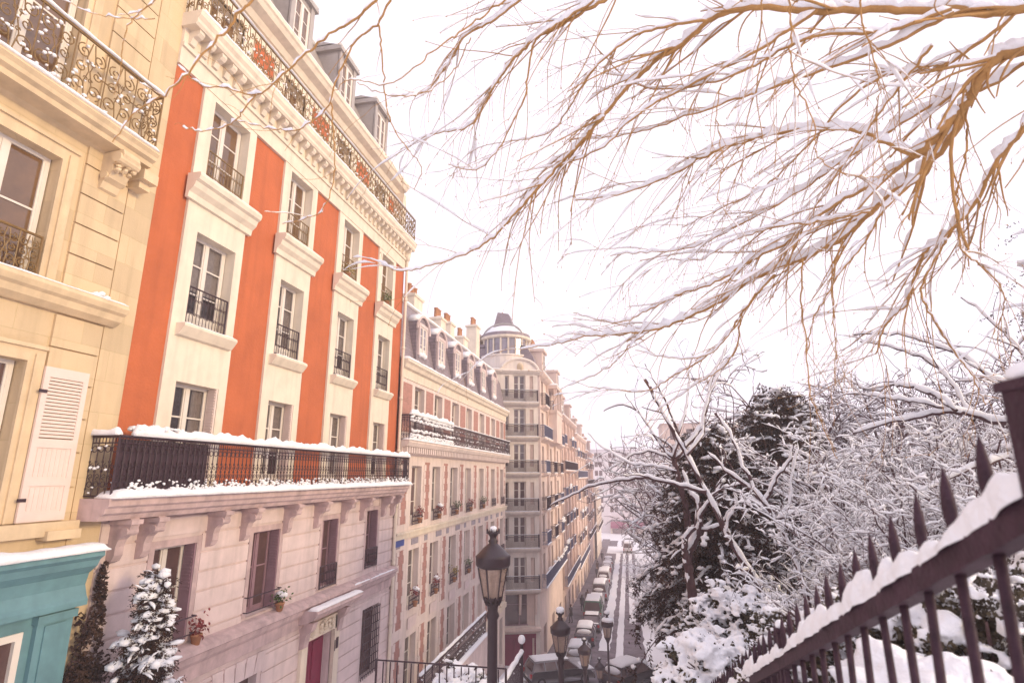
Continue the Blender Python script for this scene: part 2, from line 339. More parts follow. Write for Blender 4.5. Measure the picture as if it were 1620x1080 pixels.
# ------------------------------------------------------------------ ironwork
def spiral(cx, cz, r0, r1, a0, turns, n=16):
    t = np.linspace(0, 1, n); r = r0 + (r1 - r0) * t; a = a0 + turns * 2 * math.pi * t
    return np.stack([cx + r * np.cos(a), cz + r * np.sin(a)], -1)
def module(style, m, h):
    """ironwork of one bay, as (points in the railing plane, radius)"""
    C = []
    if style == 'scroll':
        C.append((np.array([(0, 0), (0, h * .5), (0, h)]), .011))
        for sx in (1, -1):
            cx = m * .5
            f = lambda p: np.stack([cx + sx * (p[:, 0]), p[:, 1]], -1)
            C.append((f(spiral(m * .24, h * .22, m * .23, m * .04, -1.2, 1.45 * 1, 20)), .012))
            C.append((f(spiral(m * .24, h * .50, m * .17, m * .03, 1.6, -1.3, 16)), .011))
            C.append((f(spiral(m * .24, h * .77, m * .22, m * .04, 1.4, -1.45, 20)), .012))
            C.append((f(np.array([(0.02, .03 * h), (m * .12, h * .3), (m * .02, h * .5), (m * .13, h * .7), (0.02, h * .97)])), .010))
            C.append((f(spiral(m * .07, h * .36, m * .07, m * .02, 0, 1.2, 10)), .009)); C.append((f(spiral(m * .07, h * .64, m * .07, m * .02, 0, -1.2, 10)), .009))
    elif style == 'ring':
        for x in (0, m / 2):
            C.append((np.array([(x, 0), (x, h * .5), (x, h)]), .0095))
            for z in (.12, .42, .58): C.append((np.array([(x, h * z - .018), (x, h * z), (x, h * z + .018)]), .019))
        for x in (m * .25, m * .75):
            C.append((spiral(x, h * .80, m * .19, m * .19, 0, 1, 11), .008)); C.append((spiral(x, h * .20, m * .17, m * .17, 0, 1, 11), .008))
            C.append((spiral(x - .0, h * .5, m * .20, m * .05, 1.57, 1.2, 12), .007)); C.append((spiral(x, h * .33, m * .20, m * .05, -1.57, -1.2, 12), .007))
            C.append((np.array([(x, h * .9), (x, h * .95), (x, h)]), .007))
    elif style == 'guard':
        C.append((np.array([(0, 0), (0, h * .5), (0, h)]), .008)); c = m / 2
        for sx in (1, -1):
            f = lambda p: np.stack([c + sx * (p[:, 0]), p[:, 1]], -1)
            C.append((f(spiral(m * .22, h * .28, m * .2, m * .05, -1.2, 1.3, 12)), .007)); C.append((f(spiral(m * .22, h * .68, m * .2, m * .05, 1.2, -1.3, 12)), .007))
        C.append((np.array([(c, 0), (c, h * .5), (c, h)]), .007))
    elif style == 'bars':
        C.append((np.array([(0, 0), (0, h * .5), (0, h)]), .017)); C.append((spiral(m / 2, h * .85, m * .4, m * .4, 0, 1, 7), .012))
    elif style == 'plain':
        C.append((np.array([(0, 0), (0, h * .5), (0, h)]), .011))
    return C
def railing(pts, z, h, style, m, slope=0., sides=4, toprail=.025):
    mb = MB(); pts = [np.array(p, float) for p in pts]; zz = z
    for a, b in zip(pts[:-1], pts[1:]):
        L = np.linalg.norm(b - a); d = (b - a) / L; n = max(1, int(round(L / m))); mm = L / n
        by = {}
        for c, r in module(style, mm, h - .05): by.setdefault(len(c), []).append((c, r))
        for ln, cs in by.items():
            A = np.array([c for c, r in cs]); rad = np.array([r for c, r in cs])
            sft = np.arange(n) * mm
            X = (A[None, :, :, 0] + sft[:, None, None]).reshape(-1, ln); Z = np.tile(A[:, :, 1], (n, 1)).reshape(-1, ln)
            P = np.stack([a[0] + d[0] * X, a[1] + d[1] * X, zz + .03 + Z + slope * X], -1)
            mb.tubes(P, np.tile(rad, n)[:, None] * np.ones((1, ln)), sides)
        for q, t in ((h, toprail), (.03, .016)) + (((h - .11, .012),) if style in ('ring',) else ()):
            mb.tubes(np.array([[a[0], a[1], zz + q], [b[0], b[1], zz + q + slope * L]]), np.array([t, t]), 6, True)
        mb.tubes(np.array([[b[0], b[1], zz + slope * L], [b[0], b[1], zz + h + slope * L]]), np.array([.02, .02]), 6, True); zz += slope * L
    mb.tubes(np.array([[pts[0][0], pts[0][1], z], [pts[0][0], pts[0][1], z + h]]), np.array([.02, .02]), 6, True)
    return mb
def rail_snow(pts, z, h, rng, dens=18, top=.07, lo=.0, specks=.022, mb=None, zc=(.12, .2, .8, .45)):
    mb = mb or MB(); sd_ = 1
    for a, b in zip(pts[:-1], pts[1:]):
        a = np.array(a, float); b = np.array(b, float); L = np.linalg.norm(b - a); d = (b - a) / L
        if top:
            t = MB(); t.snow(0, L, -.05, .05, 0, top, int(rng.randint(999)), step=.06, over=.015, lump=.6)
            for v in t.V:
                x, y, zq = v[:, 0].copy(), v[:, 1].copy(), v[:, 2].copy(); v[:, 0] = a[0] + d[0] * x - d[1] * y; v[:, 1] = a[1] + d[1] * x + d[0] * y; v[:, 2] = z + h + .02 + zq
            mb.add(np.concatenate(t.V), np.concatenate(t.Q), t.P)
        n = int(L * dens)
        if n:
            s_ = rng.uniform(0, L, n); zq = np.array(zc)[rng.randint(0, len(zc), n)] * h + rng.uniform(-.04, .05, n) * h
            C = np.stack([a[0] + d[0] * s_, a[1] + d[1] * s_, z + zq], -1); r = rng.uniform(.5, 1.5, n) * specks
            mb.blobs(C, r * 1.2, r, r * .8, rng)
    return mb

# ================================================================== GROUND
def gstreet(Y):
    return float(np.interp(Y, [-6, 0, 1.5, 34, 40, 47, 61, 90, 135, 400], [.0, 0, -.3, -11.0, -11.5, -12.1, -12.85, -14.0, -14.5, -15]))
def gz(X, Y):
    g = gstreet(Y)
    if X > 1.0:
        if Y > 34: g2 = gstreet(34) + (g - gstreet(34)) * min(1, (Y - 34) / 10); X = 1 + max(0, X - 1 - min(1, (Y - 34) / 10) * 3.5); g = g2
        t = min(1, (X - 1) / (16. + max(0, Y - 34) * .35)); return g * (1 - .72 * t ** .8) - .35 * math.exp(-(X - 1) / 3) * min(1, X - 1) + .25 * math.sin(X * 1.3 + Y * .7) * min(1, X - 1) * .6
    return g
mb = MB()
xs = np.concatenate([[-400, -120, -40, -20], np.arange(-14, 1.01, 1), np.arange(1.3, 18, .8), [20, 24, 30, 40, 60, 90, 160, 400]])
ys = np.concatenate([[-60, -20, -6, -2, 0], np.arange(1.5, 40, 1.), np.arange(41, 70, 3), [75, 80, 90, 100, 120, 140, 170, 220, 300, 600]])
V = np.array([(x, y, gz(x, y) - (0 if x < 1 or y < 34 else 0)) for x in xs for y in ys]); ny = len(ys)
mb.add(V, [(i * ny + j, (i + 1) * ny + j, (i + 1) * ny + j + 1, i * ny + j + 1) for i in range(len(xs) - 1) for j in range(ny - 1)])
struct(mb, 'ground', 'snow', True)
def strip(x0, x1, y0, y1, dz, wob=0, seed=0, step=1.5):
    m_ = MB(); rr = np.random.RandomState(seed); n = int((y1 - y0) / step) + 2; Y = np.linspace(y0, y1, n); w0 = rr.uniform(-wob, wob, n); w1 = rr.uniform(-wob, wob, n)
    V = [];
    for i, y in enumerate(Y): z = gstreet(y) + dz; V += [(x0 + w0[i], y, z), (x1 + w1[i], y, z)]
    m_.add(V, [(2 * i, 2 * i + 1, 2 * i + 3, 2 * i + 2) for i in range(n - 1)]); return m_
struct(strip(-5.0, .75, 36, 150, .012, .12, 1), 'road', 'asphalt')
o = strip(-2.95, -2.05, 50, 150, .05, .10, 3, 1.2); o.V[0][:, 2] += 0; struct(o, 'snow_bank', 'snow')
struct(strip(-1.55, -.95, 47, 150, .024, .04, 4, 1.5), 'road_snow_strip', 'snow'); struct(strip(-.45, .2, 62, 150, .024, .05, 5, 1.5), 'road_snow_strip', 'snow')
mb = MB()
for i in range(38, 150, 3): mb.hexa([(-6.8, i, gstreet(i) - .2), (-5.0, i, gstreet(i) - .2), (-5.0, i + 3, gstreet(i + 3) - .2), (-6.8, i + 3, gstreet(i + 3) - .2)], [(-6.8, i, gstreet(i) + .13), (-5.0, i, gstreet(i) + .13), (-5.0, i + 3, gstreet(i + 3) + .13), (-6.8, i + 3, gstreet(i + 3) + .13)])
struct(mb, 'pavement', 'asphalt')
mb = MB()
for i in range(0, 75):      # the snow-covered stair flight running down beside the fence
    y = 1.5 + i * .433; z = gstreet(y + .4) + .02; mb.box(-1.4, .7, y, y + .43, z - .4, z + .12)
struct(mb, 'stairs', 'kerb_stone')
mb = MB()
for i in range(0, 75):
    y = 1.5 + i * .433; z = gstreet(y + .4) + .14; mb.snow(-1.4, .7, y + .02, y + .4, z, .05, i, .25)
o = struct(mb, 'stairs_snow', 'snow', True)

# ================================================================== ORANGE HOUSE
rng = np.random.RandomState(5)
ZB = -9.5
b = Bld('town_house', 'orange stuccoed town house with white window surrounds, long snowy iron balcony and mansard dormers', 'house', (-9, 8.5, ZB))
b.frame(-9, 0, R(90))                       # x = world Y, y = depth into the house
SUR = [(9.30, 11.15), (12.42, 14.12), (15.52, 17.22), (18.62, 20.22)]
OPN = [(9.66, 10.90), (12.74, 13.86), (15.85, 16.96), (18.93, 19.98)]
ROW = [(8.0, 10.08), (4.74, 6.82), (1.32, 3.52)]
Y0, Y1 = 8.5, 21.2
mb = MB(); e = [Y0] + [v for s_ in SUR for v in s_] + [Y1]
for i in range(0, len(e), 2): mb.quads([[(e[i], .03, 1.05), (e[i + 1], .03, 1.05), (e[i + 1], .03, 10.2), (e[i], .03, 10.2)]])
b.part('wall', mb, 'orange_stucco')
mb = MB(); shell(mb, Y0, Y1, ZB, 11.4, .35, 10); b.part('rear_wall', mb, 'cream_stone')
for (a, c), (oa, oc) in zip(SUR, OPN):
    mb = MB(); ops = [(oa, oc, z0, z1) for z0, z1 in ROW]
    wallgrid(mb, a, c, 1.05, 10.2, ops, -.03, .36); mb.box(a, a + .04, -.028, .05, 1.05, 10.2).box(c - .04, c, -.028, .05, 1.05, 10.2)
    b.part('window_surround', mb, 'white_paint')
    mb = MB()                                # sill mouldings
    zt = 7.97; P = [(-.03, zt), (-.34, zt), (-.36, zt - .07), (-.33, zt - .16), (-.26, zt - .20), (-.22, zt - .32), (-.12, zt - .42), (-.10, zt - .55), (-.03, zt - .56)]
    mb.prism_u(P, a - .12, c + .12); b.part('sill', mb, 'white_paint')
    zt = 4.70; P = [(-.03, zt), (-.24, zt), (-.25, zt - .06), (-.2, zt - .13), (-.12, zt - .24), (-.03, zt - .26)]
    mb = MB(); mb.prism_u(P, a + .14, c - .1); b.part('sill', mb, 'white_paint')
    mb = MB(); mb.snow(a - .1, c + .1, -.33, -.12, 7.972, .035, int(a), over=.0); mb.snow(a + .16, c - .12, -.23, -.06, 4.702, .03, int(a) + 1, over=0); b.part('snow_cover', mb, 'snow', smooth=True)
    for k, (z0, z1) in enumerate(ROW):
        wd = .86
        st = MB(); st.box(oa, oc, .33, .36, z0 - .03, z1 + .03)
        window(b, oa, oc - .02, z0, z1, .22, 'french', 'window_paint', 'glass_warm' if k == 0 else 'glass', curtain=(k * 2 + int(a)) % 3 != 0)
        if k < 2:
            g = railing([(oa + .03, -.0), (oc - .03, -.0)], z0 + .02, .82, 'guard', .2, toprail=.018)
            b.part('guard_rail', g, 'warm_tint_iron' if k == 0 else 'dark_iron')
        else:
            mb = MB(); mb.box(oc - .055, oc - .01, -.02, .2, z0, z1)
            for i in range(34): mb.box(oc - .075, oc - .05, .0, .18, z0 + .06 + i * .063, z0 + .085 + i * .063)
            b.part('folded_shutter', mb, 'shutter_white')
mb = MB()                                   # frieze, modillions and cornice under the upper balcony
mb.box(Y0, Y1, -.05, .3, 10.2, 10.62).box(Y0, Y1, -.10, .3, 10.62, 10.72)
b.part('frieze', mb, 'white_stone')
mb = MB(); n = 36
for i in range(n):
    u = Y0 + .12 + i * (Y1 - Y0 - .36) / (n - 1); mb.prism_u([(-.05, 11.08), (-.33, 11.08), (-.34, 11.0), (-.28, 10.93), (-.18, 10.90), (-.13, 10.76), (-.05, 10.74)], u, u + .15)
mb.box(Y0, Y1, -.07, .3, 10.72, 11.08); b.part('modillion_row', mb, 'white_stone')
mb = MB(); mb.prism_u([(.3, 11.08), (-.36, 11.08), (-.40, 11.14), (-.40, 11.22), (-.46, 11.30), (-.47, 11.42), (.3, 11.42)], Y0 - .05, Y1 + .12); b.part('cornice', mb, 'white_stone')
PT = [(Y0 + .02, .3), (Y0 + .02, -.38), (Y1 + .02, -.38), (Y1 + .02, .3)]
b.part('upper_railing', railing(PT, 11.43, 1.05, 'scroll', .42, toprail=.022), 'warm_tint_iron')
mb = MB(); mb.snow(Y0, Y1, -.46, -.2, 11.425, .10, 3); rail_snow(PT[1:3], 11.43, 1.05, rng, 26, .03, specks=.022, mb=mb, zc=(.05, .25, .5, .75)); b.part('snow_cover', mb, 'snow', smooth=True)
# attic storey, set back
mb = MB(); ops = [(oa, oc, 11.45, 13.35) for oa, oc in OPN]; wallgrid(mb, Y0, Y1, 11.42, 13.95, ops, .55, .3); b.part('attic_wall', mb, 'white_stone')
for a, c in ((9.0, 9.3), (11.35, 12.2), (14.3, 15.35), (17.4, 18.45), (20.4, 20.9)): mb = MB(); mb.box(a, c, .53, .551, 12.75, 13.4); b.part('stucco_panel', mb, 'orange_stucco')
for (a, c), o_ in zip(SUR, ops):
    mb = MB(); wallgrid(mb, a, c, 11.43, 13.9, [o_], .51, .1); b.part('window_surround', mb, 'white_paint'); window(b, o_[0], o_[1], o_[2], o_[3], .78, 'french', gm='glass_warm')
mb = MB(); mb.prism_u([(.7, 13.75), (.45, 13.75), (.35, 13.9), (.12, 13.98), (.05, 14.1), (.0, 14.14), (.0, 14.28), (.7, 14.28)], Y0, Y1 + .1); b.part('upper_cornice', mb, 'white_stone')
mb = MB(); mb.box(Y1 - .28, Y1 + .05, .1, .55, 11.42, 13.75).box(Y0, Y0 + .25, .1, .55, 11.42, 13.75); b.part('end_pier', mb, 'white_stone')
mb = MB(); mb.prism_u([(.25, 14.28), (.5, 14.5), (1.7, 17.2), (6, 18.2), (10, 14.2)], Y0, Y1); b.part('mansard_roof', mb, 'zinc')
mb = MB(); mb.snow(Y0, Y1, .02, .3, 14.285, .06, 9); mb.snow(Y0, Y1, 1.6, 5.5, 17.2, .2, 8, .3); b.part('snow_cover', mb, 'snow', smooth=True)
for i, u in enumerate((10.3, 13.3, 16.3, 19.3)):
    mb = MB(); mb.box(u - .62, u + .62, .62, 2.2, 14.3, 16.75); mb.prism_u([(.48, 16.75), (.48, 16.87), (1.2, 17.12), (2.4, 17.0), (2.4, 16.75)], u - .74, u + .74)
    for sx in (-1, 1): mb.box(u + sx * .52 - .1, u + sx * .52 + .1, .55, .64, 14.4, 16.75)
    d = b.part('dormer', mb, 'zinc'); o2 = window(b, u - .42, u + .42, 14.6, 16.5, .585, 'french', gm='glass_warm'); 
    mb = MB(); mb.snow(u - .74, u + .74, .5, 1.8, 16.95, .12, 40 + i); b.part('snow_cover', mb, 'snow', smooth=True)
# main balcony
mb = MB(); mb.prism_u([(.1, 1.26), (-.62, 1.26), (-.62, 1.14), (-.56, 1.10), (-.54, 1.02), (-.46, .98), (-.42, .90), (.1, .90)], 8.0, Y1 + .02); b.part('balcony_slab', mb, 'mauve_trim')
PT = [(8.06, .25), (8.06, -.56), (Y1, -.56), (Y1, .0)]
b.part('balcony_railing', railing(PT, 1.27, 1.02, 'ring', .27, toprail=.028), 'dark_iron')
for a, c in ((8.07, 10.2), (20.7, 21.15)): mb = MB(); mb.box(a, c, -.535, -.525, 1.32, 2.25); b.part('balcony_screen', mb, 'dark_iron')
mb = MB(); mb.snow(8.02, Y1 + .02, -.70, -.28, 1.262, .14, 21, over=.05, lump=.4); rail_snow([(8.3, -.58), (Y1, -.58)], 1.27, 1.02, rng, 75, .17, specks=.024, mb=mb, zc=(.06, .08, .12, .16, .2, .1, .14, .24))
rail_snow([(8.06, .2), (8.06, -.56)], 1.27, 1.02, rng, 20, .12, specks=.026, mb=mb)
k = 60; s_ = rng.uniform(8.35, 9.5, k); mb.blobs(np.stack([s_, rng.uniform(-.64, -.3, k), 2.42 + rng.uniform(0, .10, k) * (1 - abs(s_ - 8.9))], -1), rng.uniform(.03, .10, k), rng.uniform(.03, .08, k), rng.uniform(.02, .05, k), rng)
b.part('snow_cover', mb, 'snow', smooth=True)
# consoles
for u in (8.75, 9.35, 11.15, 12.25, 13.95, 15.45, 17.05, 18.35, 20.05, 20.9):
    mb = MB(); P = [(.03, .9), (-.44, .9), (-.46, .78), (-.42, .68), (-.33, .62), (-.24, .54), (-.2, .42), (-.2, .28), (-.15, .18), (-.05, .14), (.03, .14)]
    mb.prism_u(P, u - .09, u + .09); mb.prism_u([(-.02, .88), (-.5, .88), (-.5, .8), (-.02, .8)], u - .125, u + .125); mb.tubes(np.array([[u - .12, -.36, .68], [u + .12, -.36, .68]]), np.array([.075, .075]), 10, True); b.part('console', mb, 'mauve_trim')
# ground floors
GO = [(9.72, 10.82, -1.62, .26), (12.68, 13.78, -1.62, .28), (15.92, 16.86, -1.62, .32), (18.86, 19.76, -1.5, .42)]
mb = MB(); LO = [(12.0, 13.4, -6, -3.0), (15.45, 16.95, -5.6, -2.86), (19.0, 20.3, -5.0, -2.82)]
wallgrid(mb, Y0, Y1, -2.15, 1.05, GO, .0, .34); wallgrid(mb, Y0, Y1, ZB, -2.15, LO, .0, .34)
zc = -1.5; sgs = []
def courses(mb, z0, z1, dz, ops, w_, gap=.028, thick=.022, ua=Y0, ub=Y1, pad=.14):
    z = z0
    while z < z1 - .05:
        zt = min(z + dz, z1); cur = ua; bl = sorted([(o[0] - pad, o[1] + pad) for o in ops if o[2] - pad < zt and o[3] + pad * .5 > z])
        for a, c in bl + [(ub, ub)]:
            if a - cur > .05: mb.box(cur + .005, a, w_ - thick, w_ + .001, z + gap / 2, zt - gap / 2)
            cur = max(cur, c)
        z += dz
courses(mb, -1.92, .86, .395, GO, 0, .046, .032); courses(mb, -7.0, -2.55, .395, LO, 0, .036, .028)
b.part('ground_floor_wall', mb, 'mauve_stone')
for i, (a, c, z0, z1) in enumerate(GO):
    mb = MB(); wallgrid(mb, a - .13, c + .13, z0, z1 + .14, [(a, c, z0, z1)], -.035, .03); mb.box(a - .13, a - .10, -.033, .01, z0, z1 + .14).box(c + .10, c + .13, -.033, .01, z0, z1 + .14); b.part('window_surround', mb, 'mauve_trim')
    window(b, a, c, z0, z1, .24, 'tall', 'mauve_paint' if i else 'window_paint', 'glass')
    mb = MB(); mb.box(c - .05, c - .01, -.03, .22, z0 + .02, z1 - .01)
    for q in range(12): mb.box(c - .065, c - .045, 0, .2, z0 + .95 + q * .07, z0 + .98 + q * .07)
    b.part('folded_shutter', mb, 'mauve_paint')
    mb = MB()
    for zz in (z0 + .12, z0 + .45): mb.tubes(np.array([[a - .1, -.02, zz], [a - .1, -.14, zz], [c + .1, -.14, zz], [c + .1, -.02, zz]])[None], np.full((1, 4), .014), 5)
    if i > 1: mb = railing([(a, -.06), (c, -.06)], z0 + .02, .62, 'guard', .2, toprail=.016)
    b.part('guard_rail', mb, 'dark_iron')
mb = MB(); mb.prism_u([(.02, -1.68), (-.16, -1.72), (-.30, -1.80), (-.31, -1.88), (-.24, -1.93), (-.2, -2.05), (-.1, -2.15), (-.08, -2.42), (.02, -2.42)], Y0, Y1); b.part('string_course', mb, 'mauve_trim')
mb = MB(); mb.snow(17.7, 21.0, -.30, -.12, -1.82, .05, 5, over=0); b.part('snow_cover', mb, 'snow', smooth=True)
# door with hood
mb = MB(); mb.box(15.15, 15.45, -.12, .02, -5.7, -2.5).box(16.95, 17.25, -.12, .02, -5.7, -2.5).box(15.15, 17.25, -.12, .02, -2.86, -2.44); b.part('door_surround', mb, 'white_stone')
mb = MB(); mb.prism_u([(.02, -1.95), (-.62, -1.95), (-.66, -2.03), (-.58, -2.10), (-.5, -2.2), (-.2, -2.3), (.02, -2.3)], 14.9, 17.6)
for u in (15.25, 17.15): mb.prism_u([(0, -2.3), (-.42, -2.3), (-.36, -2.5), (-.22, -2.62), (-.16, -2.95), (0, -3.0)], u - .12, u + .12)
b.part('door_hood', mb, 'mauve_trim')
mb = MB(); mb.snow(14.9, 17.62, -.64, -.35, -1.948, .07, 2, over=.01); b.part('snow_cover', mb, 'snow', smooth=True)
mb = MB()
for i in range(26): 
    a_ = i * .7; mb.blobs([[16.2 + .62 * math.cos(a_) * (1 if i % 3 else .5), -.15, -2.64 + .1 * math.sin(a_ * 1.3)]], .09, .05, .055, rng)
mb.tubes(np.array([[16.2 + .13 * math.cos(t), -.17, -2.62 + .15 * math.sin(t)] for t in np.linspace(0, 6.28, 13)]), np.full(13, .028), 6); b.part('door_carving', mb, 'white_stone', smooth=True)
mb = MB(); mb.box(15.45, 16.19, .26, .31, -5.6, -2.87).box(16.21, 16.95, .26, .31, -5.6, -2.87)
for x in (15.58, 16.34):
    mb.box(x, x + .48, .235, .26, -4.1, -3.1).box(x, x + .48, .235, .26, -5.4, -4.3)
d = b.part('door', mb, 'crimson_paint')
mb = MB(); mb.box(16.96, 17.0, -.13, -.12, -3.5, -3.2); mb.box(17.04, 17.16, -.14, -.12, -3.45, -3.15); b.part('bell_panel', mb, 'dark_iron')
mb = MB(); mb.box(19.0, 20.3, .25, .3, -5, -2.82); b.part('window', mb, 'glass')
mb = MB()
for i in range(9): u = 19.04 + i * .152; mb.tubes(np.array([[u, -.06, -5.0], [u, -.06, -2.84]]), np.array([.014, .014]), 5, True)
for i in range(9): z = -4.9 + i * .25; mb.box(19.0, 20.3, -.075, -.055, z, z + .025)
b.part('window_grille', mb, 'dark_iron')
mb = MB(); mb.box(12, 13.4, .22, .3, -6, -3.0); b.part('cellar_window', mb, 'glass')
# keystone arch of the low window
mb = MB()
for i in range(5):
    u = 11.85 + i * .34; mb.hexa([(u, -.05, -2.98), (u + .32, -.05, -2.98), (u + .32, .01, -2.98), (u, .01, -2.98)], [(u + (i - 2) * .05, -.05, -2.55), (u + .32 + (i - 2) * .05, -.05, -2.55), (u + .32 + (i - 2) * .05, .01, -2.55), (u + (i - 2) * .05, .01, -2.55)])
b.part('keystone_arch', mb, 'mauve_stone')
# downpipe
mb = MB(); zz = np.linspace(10.9, ZB + .3, 30); mb.tubes(np.stack([np.full(30, 21.16), np.full(30, -.12), zz], -1), np.full(30, .06), 10)
for z in np.arange(-8, 11, 2.1): mb.tubes(np.array([[21.16, -.12, z], [21.16, -.12, z + .12]]), np.array([.078, .078]), 10, True)
mb.tubes(np.array([[21.16, -.12, 10.6], [21.16, -.12, 10.95]]), np.array([.09, .16]), 10, True); b.part('downpipe', mb, 'white_stone', smooth=True)

def pot(label, loc, col, kind='pot', h=.24):
    t = thing('potted_plant', label, 'plant pot', loc, 'plant pots on the window ledges')
    mb = MB(); mb.lathe([(.075, 0), (.11, .17), (.12, .17), (.12, .21), (.10, .21), (.095, .18)], 14); mb.build('pot', 'terracotta', t, True)
    rr = np.random.RandomState(int(abs(loc[1]) * 97) % 999); n = 90
    c = rr.normal(0, 1, (n, 3)) * np.array([.11, .11, .09]) + np.array([0, 0, .2 + h * .6]); a = rr.normal(0, 1, (n, 3)); a = norm(a) * .045; bb = norm(np.cross(a, rr.normal(0, 1, (n, 3)))) * .025
    mb = MB(); mb.quads(np.stack([c - a, c + bb, c + a, c - bb], 1)); mb.build('leaves', col, t)
    if kind == 'snow': mb = MB(); mb.blobs([[0, 0, .2 + h * .85], [.06, .03, .2 + h * .75]], .13, .12, .07, rr, 6, 8, .1); mb.build('snow_cover', 'snow', t, True)
    return t
mat('leaf_yellow', (.30, .22, .03), .7, .4, 6, 0); mat('leaf_red', (.22, .03, .03), .7, .4, 6, 0)
pot('yellow-green plant behind the third top-row window guard of the orange house', (-8.93, 16.2, 8.05), 'leaf_yellow')
pot('green and red plant behind the fourth top-row window guard of the orange house', (-8.93, 19.4, 8.05), 'leaf_green')
pot('red plant by the first ground-floor window of the orange house', (-8.86, 11.0, -1.75), 'leaf_red')
pot('white ornament-like snowy plant by the second ground-floor window of the orange house', (-8.84, 13.85, -1.72), 'leaf_green', 'snow')

# ================================================================== CREAM HOUSE (foreground left)
b = Bld('town_house', 'cream stone house at the left edge with scrollwork balcony, white shutter and teal shopfront', 'house', (-9, 1.5, -5))
b.frame(-9, 0, R(90))
A0, A1 = 1.5, 8.5
ops = [(5.2, 6.62, 4.62, 6.75), (5.2, 6.72, .95, 3.36), (5.0, 6.5, 7.75, 10.4), (2.2, 3.7, 4.62, 6.75)]
mb = MB(); wallgrid(mb, A0, 8.5, -5, 16, ops, 0, .35)
shell(mb, A0, 8.49, -5, 16, .36, 10)
b.part('wall', mb, 'cream_stone')
mb = MB()
for z0, z1 in ((4.7, 7.2), (.9, 4.1), (8, 14)):          # rusticated pier next to the windows
    z = z0
    while z < z1 - .2: mb.box(7.02, 7.86, -.045, .001, z + .014, z + .536); z += .55
mb.box(7.9, 8.2, -.02, .001, -5, 16); b.part('rusticated_pier', mb, 'cream_stone')
for a, c, z0, z1 in ops[:3]:
    mb = MB(); wallgrid(mb, a - .26, c + .26, z0, z1 + .26, [(a, c, z0, z1)], -.05, .05); mb.box(c + .22, c + .26, -.048, .01, z0, z1 + .26).box(c + .09, c + .12, -.085, -.05, z0, z1 + .12).box(a - .26, c + .26, -.09, -.05, z1 + .2, z1 + .26); b.part('window_surround', mb, 'cream_trim')
    window(b, a + .02, c - .02, z0, z1, .17, 'tall', 'window_paint', 'glass_warm' if z0 > 4 else 'glass')
b.part('guard_rail', railing([(5.25, -.03), (6.58, -.03)], 4.66, .66, 'scroll', .30, toprail=.022), 'warm_tint_iron')
mb = MB(); P = [(.02, 4.6), (-.30, 4.6), (-.34, 4.52), (-.30, 4.44), (-.24, 4.40), (-.2, 4.3), (-.08, 4.22), (.02, 4.22)]; mb.prism_u(P, A0, 8.05); b.part('string_course', mb, 'cream_trim')
mb = MB(); mb.snow(A0, 8.05, -.31, -.20, 4.602, .03, 4, over=.0); mb.blobs([[7.45, -.25, 4.64], [7.55, -.24, 4.68], [7.62, -.26, 4.63]], .09, .06, .05, rng); b.part('snow_cover', mb, 'snow', smooth=True)
# balcony
mb = MB(); mb.prism_u([(.02, 7.62), (-.52, 7.62), (-.55, 7.56), (-.50, 7.50), (-.48, 7.44), (-.40, 7.40), (-.38, 7.32), (-.1, 7.28), (.02, 7.22)], A0, 7.95)
b.part('balcony_slab', mb, 'cream_trim')
for u in (7.45, 4.6):
    mb = MB(); P = [(0, 7.26), (-.46, 7.3), (-.5, 7.2), (-.46, 7.1), (-.36, 7.04), (-.28, 7.02), (-.3, 6.9), (-.24, 6.78), (-.14, 6.72), (-.1, 6.6), (0, 6.55)]
    mb.prism_u(P, u - .17, u + .17); mb.tubes(np.array([[u - .21, -.38, 7.14], [u + .21, -.38, 7.14]]), np.array([.1, .1]), 12, True); mb.tubes(np.array([[u - .2, -.16, 6.82], [u + .2, -.16, 6.82]]), np.array([.075, .075]), 12, True)
    mb.blobs(np.stack([rng.uniform(u - .17, u + .17, 26), rng.uniform(-.42, -.15, 26), rng.uniform(6.9, 7.15, 26)], -1), .05, .05, .04, rng); b.part('console', mb, 'cream_trim')
mb = MB(); mb.box(7.80, 8.12, -.42, .02, 7.02, 7.22).box(7.84, 8.08, -.3, .02, 6.88, 7.02); b.part('cornice_block', mb, 'cream_trim')
PT = [(A0, -.47), (7.88, -.47), (7.88, 0)]
b.part('balcony_railing', railing(PT, 7.63, 1.16, 'scroll', .56, sides=5, toprail=.03), 'warm_tint_iron')
mb = MB(); mb.snow(A0, 7.93, -.54, -.30, 7.622, .07, 31, over=.02); rail_snow([(A0, -.47), (7.88, -.47)], 7.63, 1.16, rng, 34, .05, specks=.026, mb=mb, zc=(.08, .2, .35, .5, .65, .8, .9)); b.part('snow_cover', mb, 'snow', smooth=True)
# shutter folded open on the wall
mb = MB(); a, c, z0, z1 = 6.98, 7.72, .95, 3.32; t0, t1 = -.10, -.06
mb.box(a, a + .09, t0, t1, z0, z1).box(c - .09, c, t0, t1, z0, z1).box(a + .09, c - .09, t0, t1, z1 - .16, z1).box(a + .09, c - .09, t0, t1, z0, z0 + .14).box(a + .09, c - .09, t0, t1, 2.06, 2.2).box(a + .09, c - .09, t0, t1, 1.48, 1.6)
for i in range(17): z = 2.22 + i * .0555; mb.hexa([(a + .09, t0 + .002, z), (c - .09, t0 + .002, z), (c - .09, t0 + .014, z), (a + .09, t0 + .014, z)], [(a + .09, t1 - .016, z + .045), (c - .09, t1 - .016, z + .045), (c - .09, t1 - .004, z + .045), (a + .09, t1 - .004, z + .045)])
mb.box(a + .09, c - .09, t0 + .016, t1 - .004, 1.09, 1.48).box(a + .09, c - .09, t0 + .016, t1 - .004, 1.6, 2.06)
